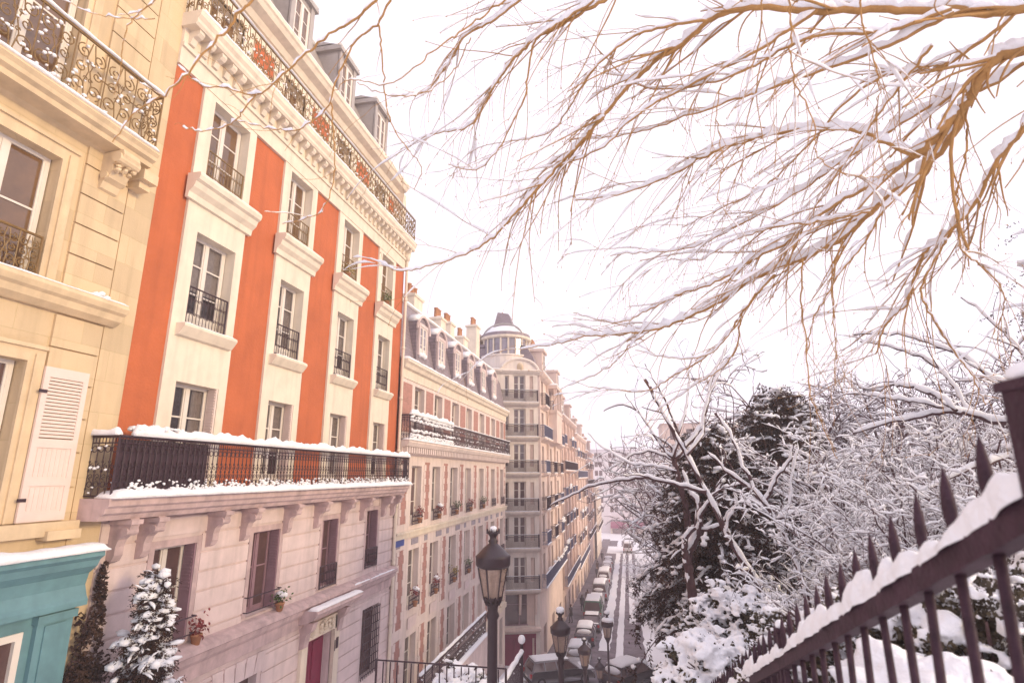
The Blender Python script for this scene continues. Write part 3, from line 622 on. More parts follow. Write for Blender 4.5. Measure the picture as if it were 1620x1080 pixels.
for i in range(7): u = a + .12 + i * .076; mb.box(u, u + .012, t0 + .008, t0 + .016, 1.12, 1.46).box(u, u + .012, t0 + .008, t0 + .016, 1.62, 2.04)
s_ = b.part('shutter', mb, 'shutter_white')
mb = MB(); mb.box(a - .05, a + .08, -.112, -.1, 2.9, 2.95).box(a - .05, a + .08, -.112, -.1, 1.25, 1.3); q = b.part('hinge', mb, 'dark_iron', parent=s_)
mb = MB(); mb.box(5.1, 7.95, -.16, .01, .72, .93).box(7.4, 7.95, -.22, .01, .66, .80); b.part('sill', mb, 'cream_trim')
# shopfront
mb = MB(); mb.prism_u([(0, .44), (-.46, .44), (-.48, .36), (-.40, .30), (-.36, .2), (-.22, .08), (-.18, -.1), (-.24, -.26), (-.28, -.32), (-.28, -.40), (0, -.40)], A0, 8.22)
sh = b.part('shop_cornice', mb, 'teal_paint')
mb = MB(); mb.box(7.55, 8.12, -.16, .0, -5, -.40).box(7.66, 8.0, -.185, -.16, -2.6, -.6).box(7.52, 8.16, -.2, 0, -.56, -.44); b.part('shop_pilaster', mb, 'teal_paint')
mb = MB(); wallgrid(mb, A0, 7.55, -5, -.40, [(5.4, 7.4, -2.9, -.62)], -.08, .05); b.part('shop_wall', mb, 'teal_paint')
mb = MB(); a, c, z0, z1 = 5.4, 7.4, -2.9, -.62
mb.box(a, c, -.11, -.02, z1 - .1, z1).box(a, c, -.11, -.02, z0, z0 + .1)
for u in (a, a + .62, a + 1.28, c - .1): mb.box(u, u + .1, -.11, -.02, z0 + .1, z1 - .1)
for u in (a + .34, a + .99, a + 1.63): mb.box(u, u + .03, -.09, -.04, z0 + .1, z1 - .1)
q = b.part('shop_window', mb, 'window_paint'); mb = MB(); mb.box(a, c, -.05, -.04, z0, z1); b.part('pane', mb, 'glass', parent=q)
mb = MB(); mb.snow(A0, 8.24, -.52, -.04, .442, .12, 77, over=.03, lump=.3); b.part('snow_cover', mb, 'snow', smooth=True)

# ================================================================== BRICK AND STONE HOUSE
b = Bld('town_house', 'pink brick and stone house with slate mansard, curved dormers and long snowy balcony', 'house', (-9, 21.3, -11.8))
b.frame(-9, 0, R(90))
U0, U1 = 21.3, 42.1
BY = [(22.98, 24.18), (25.63, 26.79), (28.46, 29.70), (31.24, 32.40), (34.25, 35.45), (37.39, 38.55)]
RW = [(3.1, 5.45), (-.40, 2.02), (-3.66, -1.40), (-7.0, -4.72), (-11, -8.0)]
ops = [(a, c, z0, z1) for a, c in BY for z0, z1 in RW] + [(40.3, 41.3, z0, z1) for z0, z1 in RW]
mb = MB(); wallgrid(mb, U0, U1, -11.8, 6.0, ops, 0, .36); shell(mb, U0, U1, -11.8, 6.2, .37, 9); b.part('wall', mb, 'pink_stone')
BYA = BY + [(40.3, 41.3)]
ed = [U0] + [v for p in BYA for v in p] + [U1]
for i in range(0, len(ed), 2):
    mb = MB(); st = MB(); a, c = ed[i], ed[i + 1]; m_ = (a + c) / 2; wd = min(.62, (c - a) * .42)
    mb.box(m_ - wd / 2 * 1.6, m_ + wd / 2 * 1.6, -.012, .001, 3.4, 5.45)
    for z0, z1 in ((-.3, 2.2), (-4.2, -1.3), (-7.6, -4.6)):
        mb.box(m_ - wd / 2, m_ + wd / 2, -.012, .001, z0, z1); z = z0; k = 0
        while z < z1 - .1:
            e_ = .11 if k % 2 else .02; h = min(.3, z1 - z)
            st.box(m_ - wd / 2 - .16, m_ - wd / 2 + e_, -.03, .0, z + .012, z + h - .012).box(m_ + wd / 2 - e_, m_ + wd / 2 + .16, -.03, .0, z + .012, z + h - .012); z += .3; k += 1
    b.part('brick_panel', mb, 'red_brick'); b.part('quoins', st, 'pink_stone')
for (a, c) in BYA:
    for z0, z1 in RW[:4]:
        mb = MB(); mb.box(a - .14, a, -.05, .02, z0, z1 + .14).box(c, c + .14, -.05, .02, z0, z1 + .14).box(a, c, -.05, .02, z1, z1 + .14); mb.box(a - .16, c + .16, -.16, .02, z0 - .14, z0)
    mb.box(a, c, -.03, 0, -4.5, -3.9)
b.part('window_surrounds', mb, 'white_stone')
mb = MB()
for a, c in BYA: mb.box(a + .12, c - .12, -.045, -.03, -4.42, -4.0)
b.part('carved_panel', mb, 'mauve_stone')
mb = MB(); mb.box(U0, U1, -.10, .01, -.86, -.60).box(U0, U1, -.18, .01, -.66, -.58).box(U0, U1, -.12, 0, -7.5, -7.2); b.part('string_course', mb, 'white_stone')
mb = MB()
for i in range(13):
    u = U0 + .35 + i * 1.58; mb.box(u, u + (.8 if i % 2 else .38), -.02, .001, -1.2, -.95)
b.part('plaque_row', mb, 'tile_grey')
mb = MB(); mb.box(21.55, 22.4, -.03, .001, -1.12, -.80); q = b.part('street_sign', mb, 'enamel_blue')
rr = np.random.RandomState(3)
for k, (z0, z1) in enumerate(RW[:4]):
    for j, (a, c) in enumerate(BYA):
        window(b, a, c, z0, z1, .26, 'french', 'window_paint', ('glass_pale', 'glass', 'glass')[rr.randint(3)], curtain=rr.rand() < .6)
        if k in (1, 2):
            b.part('guard_rail', railing([(a + .02, -.1), (c - .02, -.1)], z0, .5, 'guard', .2, toprail=.015), 'dark_iron')
mb = MB(); mb.prism_u([(.02, 3.02), (-.48, 3.02), (-.5, 2.94), (-.44, 2.84), (-.40, 2.78), (-.2, 2.74), (-.18, 2.5), (.02, 2.42)], U0 + .02, U1 - .6)
for i in range(78): u = U0 + .1 + i * .262; mb.box(u, u + .12, -.38, -.18, 2.52, 2.76)
b.part('balcony_slab', mb, 'pink_stone')
PT = [(U0 + .06, .0), (U0 + .06, -.46), (U1 - .65, -.46), (U1 - .65, 0)]
b.part('balcony_railing', railing(PT, 3.03, 1.0, 'ring', .3), 'dark_iron')
mb = MB(); mb.snow(U0, U1 - .6, -.52, -.2, 3.022, .09, 50); rail_snow(PT[1:3], 3.03, 1.0, rng, 12, .05, specks=.03, mb=mb); rail_snow([(U0 + .1, -.48), (27.2, -.48)], 3.03, 1.0, rng, 90, .2, specks=.05, mb=mb, zc=(.1, .2, .4, .8, .95)); b.part('snow_cover', mb, 'snow', smooth=True)
mb = MB(); mb.prism_u([(.02, 6.36), (-.30, 6.36), (-.33, 6.26), (-.24, 6.18), (-.18, 6.04), (-.06, 5.98), (-.04, 5.62), (.02, 5.6)], U0, U1); b.part('cornice', mb, 'white_stone')
mb = MB(); mb.prism_u([(.02, 6.36), (.12, 6.9), (.45, 8.6), (.95, 9.55), (4.5, 10.0), (9, 6.2)], U0, U1); b.part('mansard_roof', mb, 'slate')
mb = MB(); mb.snow(U0, U1, -.31, .08, 6.362, .13, 55); mb.snow(U0, U1, .85, 4.2, 9.55, .22, 56, .3); b.part('snow_cover', mb, 'snow', smooth=True)
for j, (a, c) in enumerate(BY):
    m_ = (a + c) / 2; mb = MB(); arc = [(m_ + .78 * math.cos(t), 8.05 + .72 * math.sin(t)) for t in np.linspace(0, math.pi, 13)]
    prof = [(m_ - .66, 6.45)] + [(x, z) for x, z in arc[::-1]] + [(m_ + .66, 6.45)]
    n = len(prof); V = [(x, -.02, z) for x, z in prof] + [(x, 1.5, z) for x, z in prof]
    inner = [(m_ - .46, 6.9), (m_ - .46, 8.1), (m_ + .46, 8.1), (m_ + .46, 6.9)]
    mb.add(V, [(i, (i + 1) % n, (i + 1) % n + n, i + n) for i in range(n)], [list(range(n))[::-1]])
    b.part('dormer', mb, 'slate')
    mb = MB(); mb.box(m_ - .56, m_ - .44, -.09, -.02, 6.9, 8.25).box(m_ + .44, m_ + .56, -.09, -.02, 6.9, 8.25).box(m_ - .56, m_ + .56, -.09, -.02, 8.25, 8.4)
    mb.tubes(np.array([[x, -.07, z] for x, z in arc]), np.full(13, .07), 6); b.part('dormer_hood', mb, 'mauve_stone')
    window(b, m_ - .44, m_ + .44, 6.9, 8.25, -.06, 'french', gm='glass_pale')
    mb = MB(); P = np.array([[x, .2, z + .06] for x, z in arc[2:-2]]); mb.tubes(np.stack([P, P + np.array([0, .0, 0])]) [:1], np.full((1, len(P)), .10), 6, True, squash=(1, 3.2, 1)); mb.blobs([[m_, -.06, 6.98], [m_ - .3, -.06, 6.92], [m_ + .3, -.05, 6.95]], .16, .12, .12, rng); b.part('snow_cover', mb, 'snow', smooth=True)
for k, (u, wd, zt) in enumerate(((27.3, 1.3, 10.95), (31.6, .9, 10.9), (33.5, .9, 11.1), (36.6, 1.1, 10.9), (39.9, 1.0, 12.6))):
    mb = MB(); mb.box(u - wd / 2, u + wd / 2, 1.7, 2.5, 9, zt).box(u - wd / 2 - .08, u + wd / 2 + .08, 1.62, 2.58, zt, zt + .14); ch = b.part('chimney', mb, 'white_stone')
    mb = MB()
    for i in range(3 if k != 3 else 2): mb.lathe([(.15, 0), (.13, .1), (.11, .55), (.14, .58), (.14, .64), (.10, .64)], 10, (u - wd / 3 + i * wd / 3, 2.1, zt + .14))
    b.part('chimney_pot', mb, 'terracotta', parent=ch, smooth=True)
    mb = MB(); mb.snow(u - wd / 2, u + wd / 2, 1.7, 2.5, zt + .142, .08, k); b.part('snow_cover', mb, 'snow', parent=ch, smooth=True)
names = ['first', 'second', 'third', 'fourth', 'fifth']
for j, (a, c) in enumerate(BY[:5]):
    pot('plant on the upper ledge of the pink brick house, %s window from the orange house' % names[j], (-8.86, (a + c) / 2 + .2, .02 - .38), ['leaf_red', 'leaf_red', 'leaf_green', 'leaf_red', 'leaf_green'][j], 'snow' if j == 1 else 'pot', .5)
for j, (a, c) in enumerate(BY[:4]):
    pot('plant on the lower ledge of the pink brick house, %s window from the orange house' % names[j], (-8.86, (a + c) / 2, -3.64), ['leaf_red', 'leaf_red', 'leaf_yellow', 'leaf_green'][j], 'snow' if j < 2 else 'pot', .6)

# ================================================================== CORNER BUILDING WITH TURRET
ZG = -12.2
b = Bld('apartment_building', 'corner apartment building with a glazed round turret, dark hat roof and red shopfront', 'building', (-6.8, 44.3, ZG))
AN = math.atan2(1.9, 5.4); b.frame(-12.2, 42.4, AN)
FL = [7.27, 4.55, 1.77, -1.11, -3.75, -6.66]
ops = []
for z in FL: ops += [(3.72, 4.72, z + .06, z + 2.25), (3.02, 3.36, z + .5, z + 2.2), (5.06, 5.36, z + .5, z + 2.2)]
shop = (3.0, 5.4, -12.1, -9.7); ent = (3.05, 5.35, -9.2, -7.0)
mb = MB(); wallgrid(mb, 0, 5.72, ZG, 10.0, ops + [shop, ent], 0, .4)
b.part('wall', mb, 'pale_stone')
for i, z in enumerate(FL):
    window(b, 3.72, 4.72, z + .06, z + 2.25, .25, 'french', 'window_paint', 'glass'); window(b, 3.02, 3.36, z + .5, z + 2.2, .25, 'plain', 'window_paint', 'glass'); window(b, 5.06, 5.36, z + .5, z + 2.2, .25, 'plain', 'window_paint', 'glass')
    mb = MB(); mb.prism_u([(0, z + .03), (-.5, z + .03), (-.52, z - .05), (-.42, z - .16), (-.2, z - .28), (0, z - .32)], 2.6, 5.72); mb.box(0, 2.6, -.08, .01, z - .14, z - .02); b.part('balcony_slab', mb, 'pale_stone')
    b.part('balcony_railing', railing([(2.7, 0), (2.7, -.45), (5.65, -.45), (5.65, 0)], z + .03, .95, 'bars', .085, toprail=.03), 'dark_iron')
    mb = MB(); mb.snow(2.6, 5.7, -.52, -.36, z + .032, .04, i); mb.snow(2.7, 5.65, -.47, -.43, z + .99, .025, i + 3, over=.01); b.part('snow_cover', mb, 'snow', smooth=True)
mb = MB(); arc = [(4.2 + 1.55 * math.cos(t), 9.75 + 1.1 * math.sin(t)) for t in np.linspace(0, math.pi, 17)]
mb.prism_y(arc, -.16, 0.3); mb.tubes(np.array([[x, -.2, z] for x, z in arc]), np.full(17, .12), 6); b.part('arched_pediment', mb, 'pale_stone')
mb = MB(); mb.prism_u([(.02, 9.95), (-.3, 9.95), (-.34, 9.85), (-.2, 9.7), (0, 9.55)], -.1, 5.9); b.part('cornice', mb, 'pale_stone')
mb = MB(); mb.blobs([[4.2, -.2, 10.15]], .35, .12, .35, rng, 7, 10, .05); b.part('medallion', mb, 'cream_trim', smooth=True)
mb = MB(); mb.snow(-.1, 2.6, -.33, .1, 9.952, .08, 8); b.part('snow_cover', mb, 'snow', smooth=True)
q = window(b, 3.05, 5.35, -9.2, -7.0, .3, 'pair', 'mauve_paint', 'glass', name='arched_window')
mb = MB(); mb.box(2.7, 5.6, -.1, .01, -7.0, -6.75); mb.prism_u([(0, -9.25), (-.45, -9.3), (-.45, -9.45), (0, -9.6)], 2.6, 5.72)
for u in (3.0, 4.2, 5.4): mb.prism_u([(0, -7.0), (-.4, -7.0), (-.3, -7.6), (-.12, -8.4), (0, -8.4)], u - .08, u + .08)
b.part('bracketed_balcony', mb, 'peach_stone')
mb = MB(); mb.box(3.0, 5.4, .2, .26, -12.1, -9.7).box(3.0, 5.4, -.02, .2, -10.0, -9.7)
for u in (3.0, 3.8, 4.6, 5.3): mb.box(u, u + .1, .1, .2, -12.1, -10.0)
b.part('shopfront', mb, 'crimson_paint')
# turret: glazed drum + domed roof + hat
b.frame(0, 0, 0); tx, ty = -9.75, 45.6
mb = MB(); mb.lathe([(2.15, 9.9), (2.15, 11.15), (2.25, 11.2), (2.25, 11.32), (2.1, 11.32)], 28, (tx, ty, 0)); b.part('turret_drum', mb, 'pale_stone', smooth=False)
mb = MB(); mb.lathe([(1.98, 11.3), (1.98, 12.75)], 28, (tx, ty, 0)); q = b.part('turret_glazing', mb, 'glass_pale')
mb = MB()
for i in range(20):
    a_ = i * 2 * math.pi / 20; x, y = tx + 2.02 * math.cos(a_), ty + 2.02 * math.sin(a_); mb.box(x - .06, x + .06, y - .06, y + .06, 11.32, 12.75)
mb.lathe([(2.1, 12.72), (2.22, 12.8), (2.22, 12.95), (2.0, 12.95)], 28, (tx, ty, 0)); b.part('turret_frame', mb, 'white_stone', parent=q)
mb = MB(); mb.lathe([(2.1, 12.95), (2.0, 13.3), (1.6, 13.75), (1.0, 14.0), (.4, 14.1)], 28, (tx, ty, 0)); b.part('turret_dome', mb, 'snow', smooth=True)
mb = MB(); mb.lathe([(2.16, 12.95), (2.1, 13.25), (2.05, 13.25)], 28, (tx, ty, 0)); b.part('dome_crest', mb, 'slate')
mb = MB(); mb.hexa([(tx - .95, ty - .8, 13.8), (tx + .85, ty - .8, 13.8), (tx + .85, ty + .8, 13.8), (tx - .95, ty + .8, 13.8)], [(tx - .62, ty - .5, 15.35), (tx + .35, ty - .5, 15.15), (tx + .35, ty + .5, 15.15), (tx - .62, ty + .5, 15.35)]); b.part('hat_roof', mb, 'slate')
mb = MB(); t = np.linspace(0, math.pi, 15); mb.tubes(np.stack([tx + 1.7 * np.cos(t), np.full(15, ty - 1.2), 12.95 + 1.15 * np.sin(t)], -1), np.full(15, .07), 6); b.part('roof_hoop', mb, 'zinc')
mb = MB(); mb.box(tx - 3.1, tx - 2.3, ty - 1.0, ty + .2, 9, 13.4).box(tx - 3.2, tx - 2.2, ty - 1.1, ty + .3, 13.4, 13.55); mb.box(tx - 2.25, tx - 2.02, ty - 1.2, ty + .4, 9.9, 13.2); ch = b.part('chimney', mb, 'white_stone')
mb = MB(); mb.lathe([(.15, 13.55), (.12, 13.95), (.15, 14)], 8, (tx - 2.5, ty - .4, 0)); mb.lathe([(.15, 13.55), (.12, 13.95), (.15, 14)], 8, (tx - 2.9, ty - .4, 0)); b.part('chimney_pot', mb, 'terracotta', parent=ch)
mb = MB(); mb.box(-17, -6.8, 47.6, 60, 9.9, 10.2); b.part('flat_roof', mb, 'snow')

def street_side(b, Y0, Y1, X, ztop, floors, wm, rm, nb, seed, proj=.55, turret=False, first=0):
    """long street elevation: recessed windows, slabs, railings and pilaster strips"""
    b.frame(X, 0, R(90)); rr = np.random.RandomState(seed); L = Y1 - Y0; bw = L / nb; ops = []
    for i in range(nb):
        c = Y0 + (i + .5) * bw
        for k, z in enumerate(floors): ops.append((c - .58, c + .58, z + .1, z + 2.2))
        ops.append((c - .8, c + .8, gstreet(c) + .2, gstreet(c) + 2.4))
    mb = MB(); wallgrid(mb, Y0, Y1, ZG - 3, ztop, ops, 0, .4); shell(mb, Y0, Y1, ZG - 3, ztop, .41, 9)
    for i in range(nb + 1):
        u = Y0 + i * bw; mb.box(max(Y0, u - .22), min(Y1, u + .22), -.18, .001, floors[-1], ztop - .4)
    for k, z in enumerate(floors): mb.box(Y0, Y1, -.12, .001, z - .2, z - .02)
    mb.prism_u([(.02, ztop), (-.5, ztop), (-.52, ztop - .15), (-.3, ztop - .35), (0, ztop - .5)], Y0, Y1); b.part('wall', mb, wm)
    big = bw < 6
    for (a, c, z0, z1) in ops:
        window(b, a, c, z0, z1, .22, 'pair', 'window_paint' if rr.rand() < .6 else 'mauve_paint', ('glass', 'glass_warm', 'glass')[rr.randint(3)])
    sl = MB(); rl = MB(); sn = MB()
    for k, z in enumerate(floors):
        full = k in (1, len(floors) - 1)
        spans = [(Y0 + .1, Y1 - .1)] if full else [(Y0 + (i + .5) * bw - 1.15, Y0 + (i + .5) * bw + 1.15) for i in range(nb) if rr.rand() < .85]
        for a, c in spans:
            sl = MB(); p = proj if full else proj * .9; sl.prism_u([(0, z + .03), (-p, z + .03), (-p, z - .09), (-p * .5, z - .2), (0, z - .32)], a, c); b.part('balcony_slab', sl, wm)
            b.part('balcony_railing', railing([(a, 0), (a, -p + .05), (c, -p + .05), (c, 0)], z + .03, .95, 'bars', .10, toprail=.03, sides=3), rm if rr.rand() < .75 else 'dark_iron')
            sn.snow(a, c, -p, -p + .16, z + .032, .07, k, .3); sn.snow(a, c, -p + .02, -p + .08, z + 1.0, .05, k, .3)
            if rr.rand() < .35: sn.blobs(np.stack([rr.uniform(a, c, 14), np.full(14, -p + .05), z + rr.uniform(.9, 1.3, 14)], -1), .16, .12, .12, rr)
    sn.snow(Y0, Y1, -.5, .3, ztop + .001, .14, seed, .3); b.part('snow_cover', sn, 'snow', smooth=True)
    mb = MB(); mb.prism_u([(.1, ztop), (.35, ztop + 1.2), (1.0, ztop + 2.2), (7, ztop + 2.6), (9, ztop)], Y0, Y1 - .02); b.part('mansard_roof', mb, 'slate')
    mb = MB(); mb.snow(Y0, Y1, .9, 6, ztop + 2.15, .2, seed, .4); b.part('snow_cover', mb, 'snow', smooth=True)
    for i in range(nb):
        if i % 2 == 0:
            u = Y0 + (i + .5) * bw; mb = MB(); mb.box(u - .9, u + .9, -.15, 1.4, ztop - .2, ztop + 2.0).box(u - 1.05, u + 1.05, -.35, 1.5, ztop + 2.0, ztop + 2.2); dm = b.part('dormer', mb, wm)
            window(b, u - .5, u + .5, ztop + .3, ztop + 1.8, -.22, 'pair', 'window_paint', 'glass'); mb = MB(); mb.snow(u - 1.05, u + 1.05, -.34, 1.2, ztop + 2.202, .16, i); b.part('snow_cover', mb, 'snow', smooth=True)
        else:
            u = Y0 + i * bw; mb = MB(); mb.box(u - .9, u + .9, .8, 1.6, ztop, ztop + 3.3); ch = b.part('chimney', mb, wm); mb = MB()
            for q in (-.5, 0, .5): mb.lathe([(.15, ztop + 3.3), (.12, ztop + 3.8)], 8, (u + q, 1.2, 0))
            b.part('chimney_pot', mb, 'terracotta', parent=ch)
street_side(b, 44.3, 59.5, -6.8, 9.9, FL, 'peach_stone', 'blue_iron', 3, 1)
# projecting loggia bay high on the side
b.frame(-6.8, 0, R(90)); mb = MB(); mb.box(49.5, 53.5, -.9, 0, 4.4, 7.0).box(49.3, 53.7, -1.0, 0.3, 9.2, 9.5).box(49.4, 53.6, -.95, 0, 7.0, 7.3)
for u in (49.5, 51.4, 53.3): mb.box(u, u + .25, -.9, -.65, 7.3, 9.2)
b.part('loggia', mb, 'peach_stone')
mb = MB(); mb.snow(49.3, 53.7, -1, .2, 9.502, .18, 3); b.part('snow_cover', mb, 'snow', smooth=True)
F2 = [z - .6 for z in FL[1:]]
b4 = Bld('apartment_building', 'tan apartment building with blue balconies beyond the turret building', 'building', (-6.8, 59.6, ZG)); street_side(b4, 59.6, 75.5, -6.8, 7.9, [4.9, 2.1, -.7, -3.5, -6.3, -9.3], 'tan_stone', 'blue_iron', 4, 2)
b5 = Bld('apartment_building', 'peach apartment building with snowy balconies, third from the far end of the row', 'building', (-6.8, 75.6, ZG)); street_side(b5, 75.6, 94.5, -6.8, 7.0, [4.0, 1.2, -1.6, -4.4, -7.2, -10.0], 'peach_stone', 'blue_iron', 4, 3)
b6 = Bld('apartment_building', 'reddish apartment building standing next to last in the long row', 'building', (-6.8, 94.6, ZG - 1)); street_side(b6, 94.6, 114.5, -6.8, 5.6, [2.6, -.2, -3.0, -5.8, -8.6], 'tan_stone', 'dark_iron', 4, 4)
b7 = Bld('apartment_building', 'low pale house closing the long row with a snowy sloping roof', 'building', (-6.3, 114.6, ZG - 2)); street_side(b7, 114.6, 134, -6.3, -3.0, [-6.0, -9.0], 'pale_stone', 'dark_iron', 4, 5)

# far cross building
b = Bld('apartment_building', 'pale apartment block across the far end of the street above the plum awning', 'building', (0, 170, -15)); b.frame(-18, 170, 0)
ops = []
for k in range(8):
    z = -11.6 + k * 2.55 + (.2 if k else 0)
    if k == 0: continue
    for i in range(7): 
        u = 4.6 + i * 4.1; ops += [(u, u + .95, z, z + 1.5), (u + 1.25, u + 2.2, z, z + 1.5)]
mb = MB(); wallgrid(mb, 0, 40, -15, 8.9, ops, 0, .3); shell(mb, 0, 40, -15, 8.9, .31, 12)
for k in (4, 7): mb.box(0, 40, -.5, 0, -11.9 + k * 2.55, -11.7 + k * 2.55)
b.part('wall', mb, 'far_stone')
for o_ in ops: window(b, o_[0], o_[1], o_[2], o_[3], .2, 'pair', 'window_paint', 'glass') if False else None
for o_ in ops: mb = MB(); mb.box(o_[0], o_[1], .2, .25, o_[2], o_[3]); b.part('window', mb, 'glass')
mb = MB()
for k in (4, 7): 
    q = railing([(0, -.45), (40, -.45)], -11.7 + k * 2.55, 1, 'plain', .3, toprail=.05, sides=3); mb.add(np.concatenate(q.V), np.concatenate(q.Q), q.P)
b.part('balcony_railing', mb, 'dark_iron')
mb = MB(); mb.snow(0, 40, -.6, 11, 8.9, .5, 3, 1); b.part('snow_cover', mb, 'snow')
mb = MB(); mb.box(-2, 9, -.6, .0, -15, -13.2) if False else mb.box(13.2, 24, -3.2, -.6, -15, -14.9); b.part('shop_base', mb, 'dark_iron')
mb = MB(); mb.prism_u([(0, -11.4), (-3.4, -12.2), (-3.4, -13.0), (-3.3, -13.0), (0, -12.2)], 12.8, 24); b.part('awning', mb, 'awning_plum')
mb = MB(); mb.box(12.8, 13.2, -2.4, 0, -15, -12.2); b.part('shop_pier', mb, 'white_stone')
# salmon house behind the park trees
b = Bld('apartment_building', 'salmon house with a snowy roof half hidden behind the park trees', 'building', (6, 95, -10)); b.frame(6, 95, 0)
ops = [(u, u + 1, z, z + 1.7) for u in np.arange(1.2, 20, 2.6) for z in (-2, 1.2, 4.4, 7.2)]
mb = MB(); wallgrid(mb, 0, 21, -10, 9.8, ops, 0, .3); shell(mb, 0, 21, -10, 9.8, .31, 10); b.part('wall', mb, 'peach_stone')
for o_ in ops: mb = MB(); mb.box(o_[0], o_[1], .2, .25, o_[2], o_[3]); b.part('window', mb, 'glass')
mb = MB(); mb.hexa([(-.3, -.4, 9.81), (21.3, -.4, 9.81), (21.3, 10.3, 9.81), (-.3, 10.3, 9.81)], [(1, 3, 12), (20, 3, 12), (20, 7, 12), (1, 7, 12)]); b.part('roof', mb, 'snow')

# ================================================================== STREET LAMPS
def lamp(label, x, y, ztop, zg, snowy=False, s=1.0, slim=False):
    t = thing('street_lamp', label, 'street lamp', (x, y, zg), 'old iron street lamps down the stairs'); H = ztop - zg
    hb = H - 1.0 * s                                   # underside of the lantern
    mb = MB(); mb.lathe([(.20, 0), (.20, .35), (.15, .45), (.14, .9), (.10, 1.0), (.075, 1.1), (.072, hb - .25 * s), (.10 * s, hb - .2 * s), (.075 * s, hb - .14 * s), (.085 * s, hb - .04 * s), (.13 * s, hb - .02 * s)] if not slim else [(.14, 0), (.12, .8), (.05, 1.0), (.045, hb - .2 * s), (.08 * s, hb - .1 * s), (.11 * s, hb)], 14); mb.build('pole', 'lamp_paint', t, True)
    mb = MB()
    for i in range(12): a = i * math.pi / 6; p = np.array([[(.09) * math.cos(a), .09 * math.sin(a), hb - .06 * s], [.125 * s * math.cos(a), .125 * s * math.sin(a), hb + .03 * s], [.15 * s * math.cos(a), .15 * s * math.sin(a), hb + .075 * s]]); mb.tubes(p, np.array([.014, .02, .004]) * s, 4)
    mb.build('leaf_collar', 'lamp_paint', t)
    n = 6; z0, z1 = hb + .03 * s, hb + .46 * s; r0, r1 = .13 * s, .215 * s
    ring = lambda r, z: [(r * math.cos(i * 2 * math.pi / n + .3), r * math.sin(i * 2 * math.pi / n + .3), z) for i in range(n)]
    mb = MB(); a, c = ring(r0, z0), ring(r1, z1); mb.add(a + c, [(i, (i + 1) % n, (i + 1) % n + n, i + n) for i in range(n)]); mb.build('lantern_glass', 'lamp_glass', t)
    mb = MB()
    for i in range(n): mb.tubes(np.array([a[i], c[i]]), np.array([.013, .015]) * s, 4)
    for r_ in (a, c): mb.tubes(np.array(r_ + r_[:1]), np.full(n + 1, .016 * s), 5)
    mb.lathe([(.0, z0 - .02 * s), (.12 * s, z0 - .02 * s), (.12 * s, z0 + .03 * s), (0, z0 + .03 * s)], 12); mb.lathe([(.025 * s, z0), (.03 * s, z0 + .2 * s), (.05 * s, z0 + .26 * s), (.02 * s, z0 + .34 * s)], 8); mb.build('lantern_frame', 'lamp_paint', t)
    mb = MB(); mb.lathe([(.235 * s, z1 - .0 * s), (.255 * s, z1 + .03 * s), (.258 * s, z1 + .13 * s), (.262 * s, z1 + .15 * s), (.225 * s, z1 + .18 * s), (.15 * s, z1 + .26 * s), (.085 * s, z1 + .31 * s), (.06 * s, z1 + .335 * s), (.075 * s, z1 + .36 * s), (.05 * s, z1 + .39 * s), (.05 * s, z1 + .42 * s), (.085 * s, z1 + .47 * s), (.09 * s, z1 + .49 * s), (.02 * s, z1 + .49 * s)], 24)
    rf = mb.build('lantern_roof', 'lamp_paint', t, True)
    mb = MB()
    for i in range(8): a_ = i * math.pi / 4; mb.tubes(np.array([[.085 * s * math.cos(a_), .085 * s * math.sin(a_), z1 + .47 * s], [.10 * s * math.cos(a_), .10 * s * math.sin(a_), z1 + .54 * s]]), np.array([.022, .003]) * s, 4)
    mb.build('crown', 'lamp_paint', rf)
    if snowy:
        mb = MB(); rr = np.random.RandomState(int(y)); mb.blobs([[0, 0, z1 + .56 * s]], .12 * s, .12 * s, .085 * s, rr, 7, 10, .06)
        if snowy == 2: mb.blobs([[0.02, 0, z1 + .26 * s]], .27 * s, .27 * s, .11 * s, rr, 7, 14, .05)
        mb.build('snow_cover', 'snow', t, True)
    else:
        mb = MB(); rr = np.random.RandomState(int(y)); mb.blobs([[.0, 0, z1 + .53 * s]], .06 * s, .06 * s, .045 * s, rr, 6, 8, .1); mb.build('snow_cover', 'snow', t, True)
    return t
lamp('large nearest street lamp in front of the pink brick house', -2.0, 8.5, .87, gz(-2, 8.5), s=1.0)
lamp('second nearest street lamp, with a round snow cap on its finial', -1.86, 15.5, -1.77, gz(-2, 15.5), 1, 1.0)
lamp('third street lamp, standing in front of the snow-covered cars', -1.95, 24, -4.6, gz(-2, 24), s=1.0)
lamp('small fourth street lamp low at the bottom edge, left of the slender pole', -1.9, 33, -7.85, gz(-2, 33), s=1.0)
lamp('slender street lamp with a thick snow cap beside the road', -1.18, 27.5, -4.4, gz(-1.2, 27.5), 2, 1.05, True)

# ================================================================== IRON FENCE BESIDE THE CAMERA
fz = lambda y: 2.155 - .41 * y
FX = .8
t = thing('iron_fence', 'dark spear-topped iron park fence with thick snow on its sloping top rail', 'fence', (FX, 1.2, gz(FX, 1.2)))
L0 = np.array([FX, 1.2, gz(FX, 1.2)])
def slbox(mb, x0, x1, y0, y1, zf, h0, h1): mb.hexa([(x0, y0, zf(y0) + h0), (x1, y0, zf(y0) + h0), (x1, y1, zf(y1) + h0), (x0, y1, zf(y1) + h0)], [(x0, y0, zf(y0) + h1), (x1, y0, zf(y0) + h1), (x1, y1, zf(y1) + h1), (x0, y1, zf(y1) + h1)])
FE = 17.
mb = MB(); slbox(mb, FX - .026, FX + .026, 1.27, FE, fz, -.066, 0); mb.build('top_rail', 'fence_iron', t, off=L0)
mb = MB(); slbox(mb, FX - .026, FX + .026, 1.27, FE, fz, -1.45, -1.39); mb.build('bottom_rail', 'fence_iron', t, off=L0)
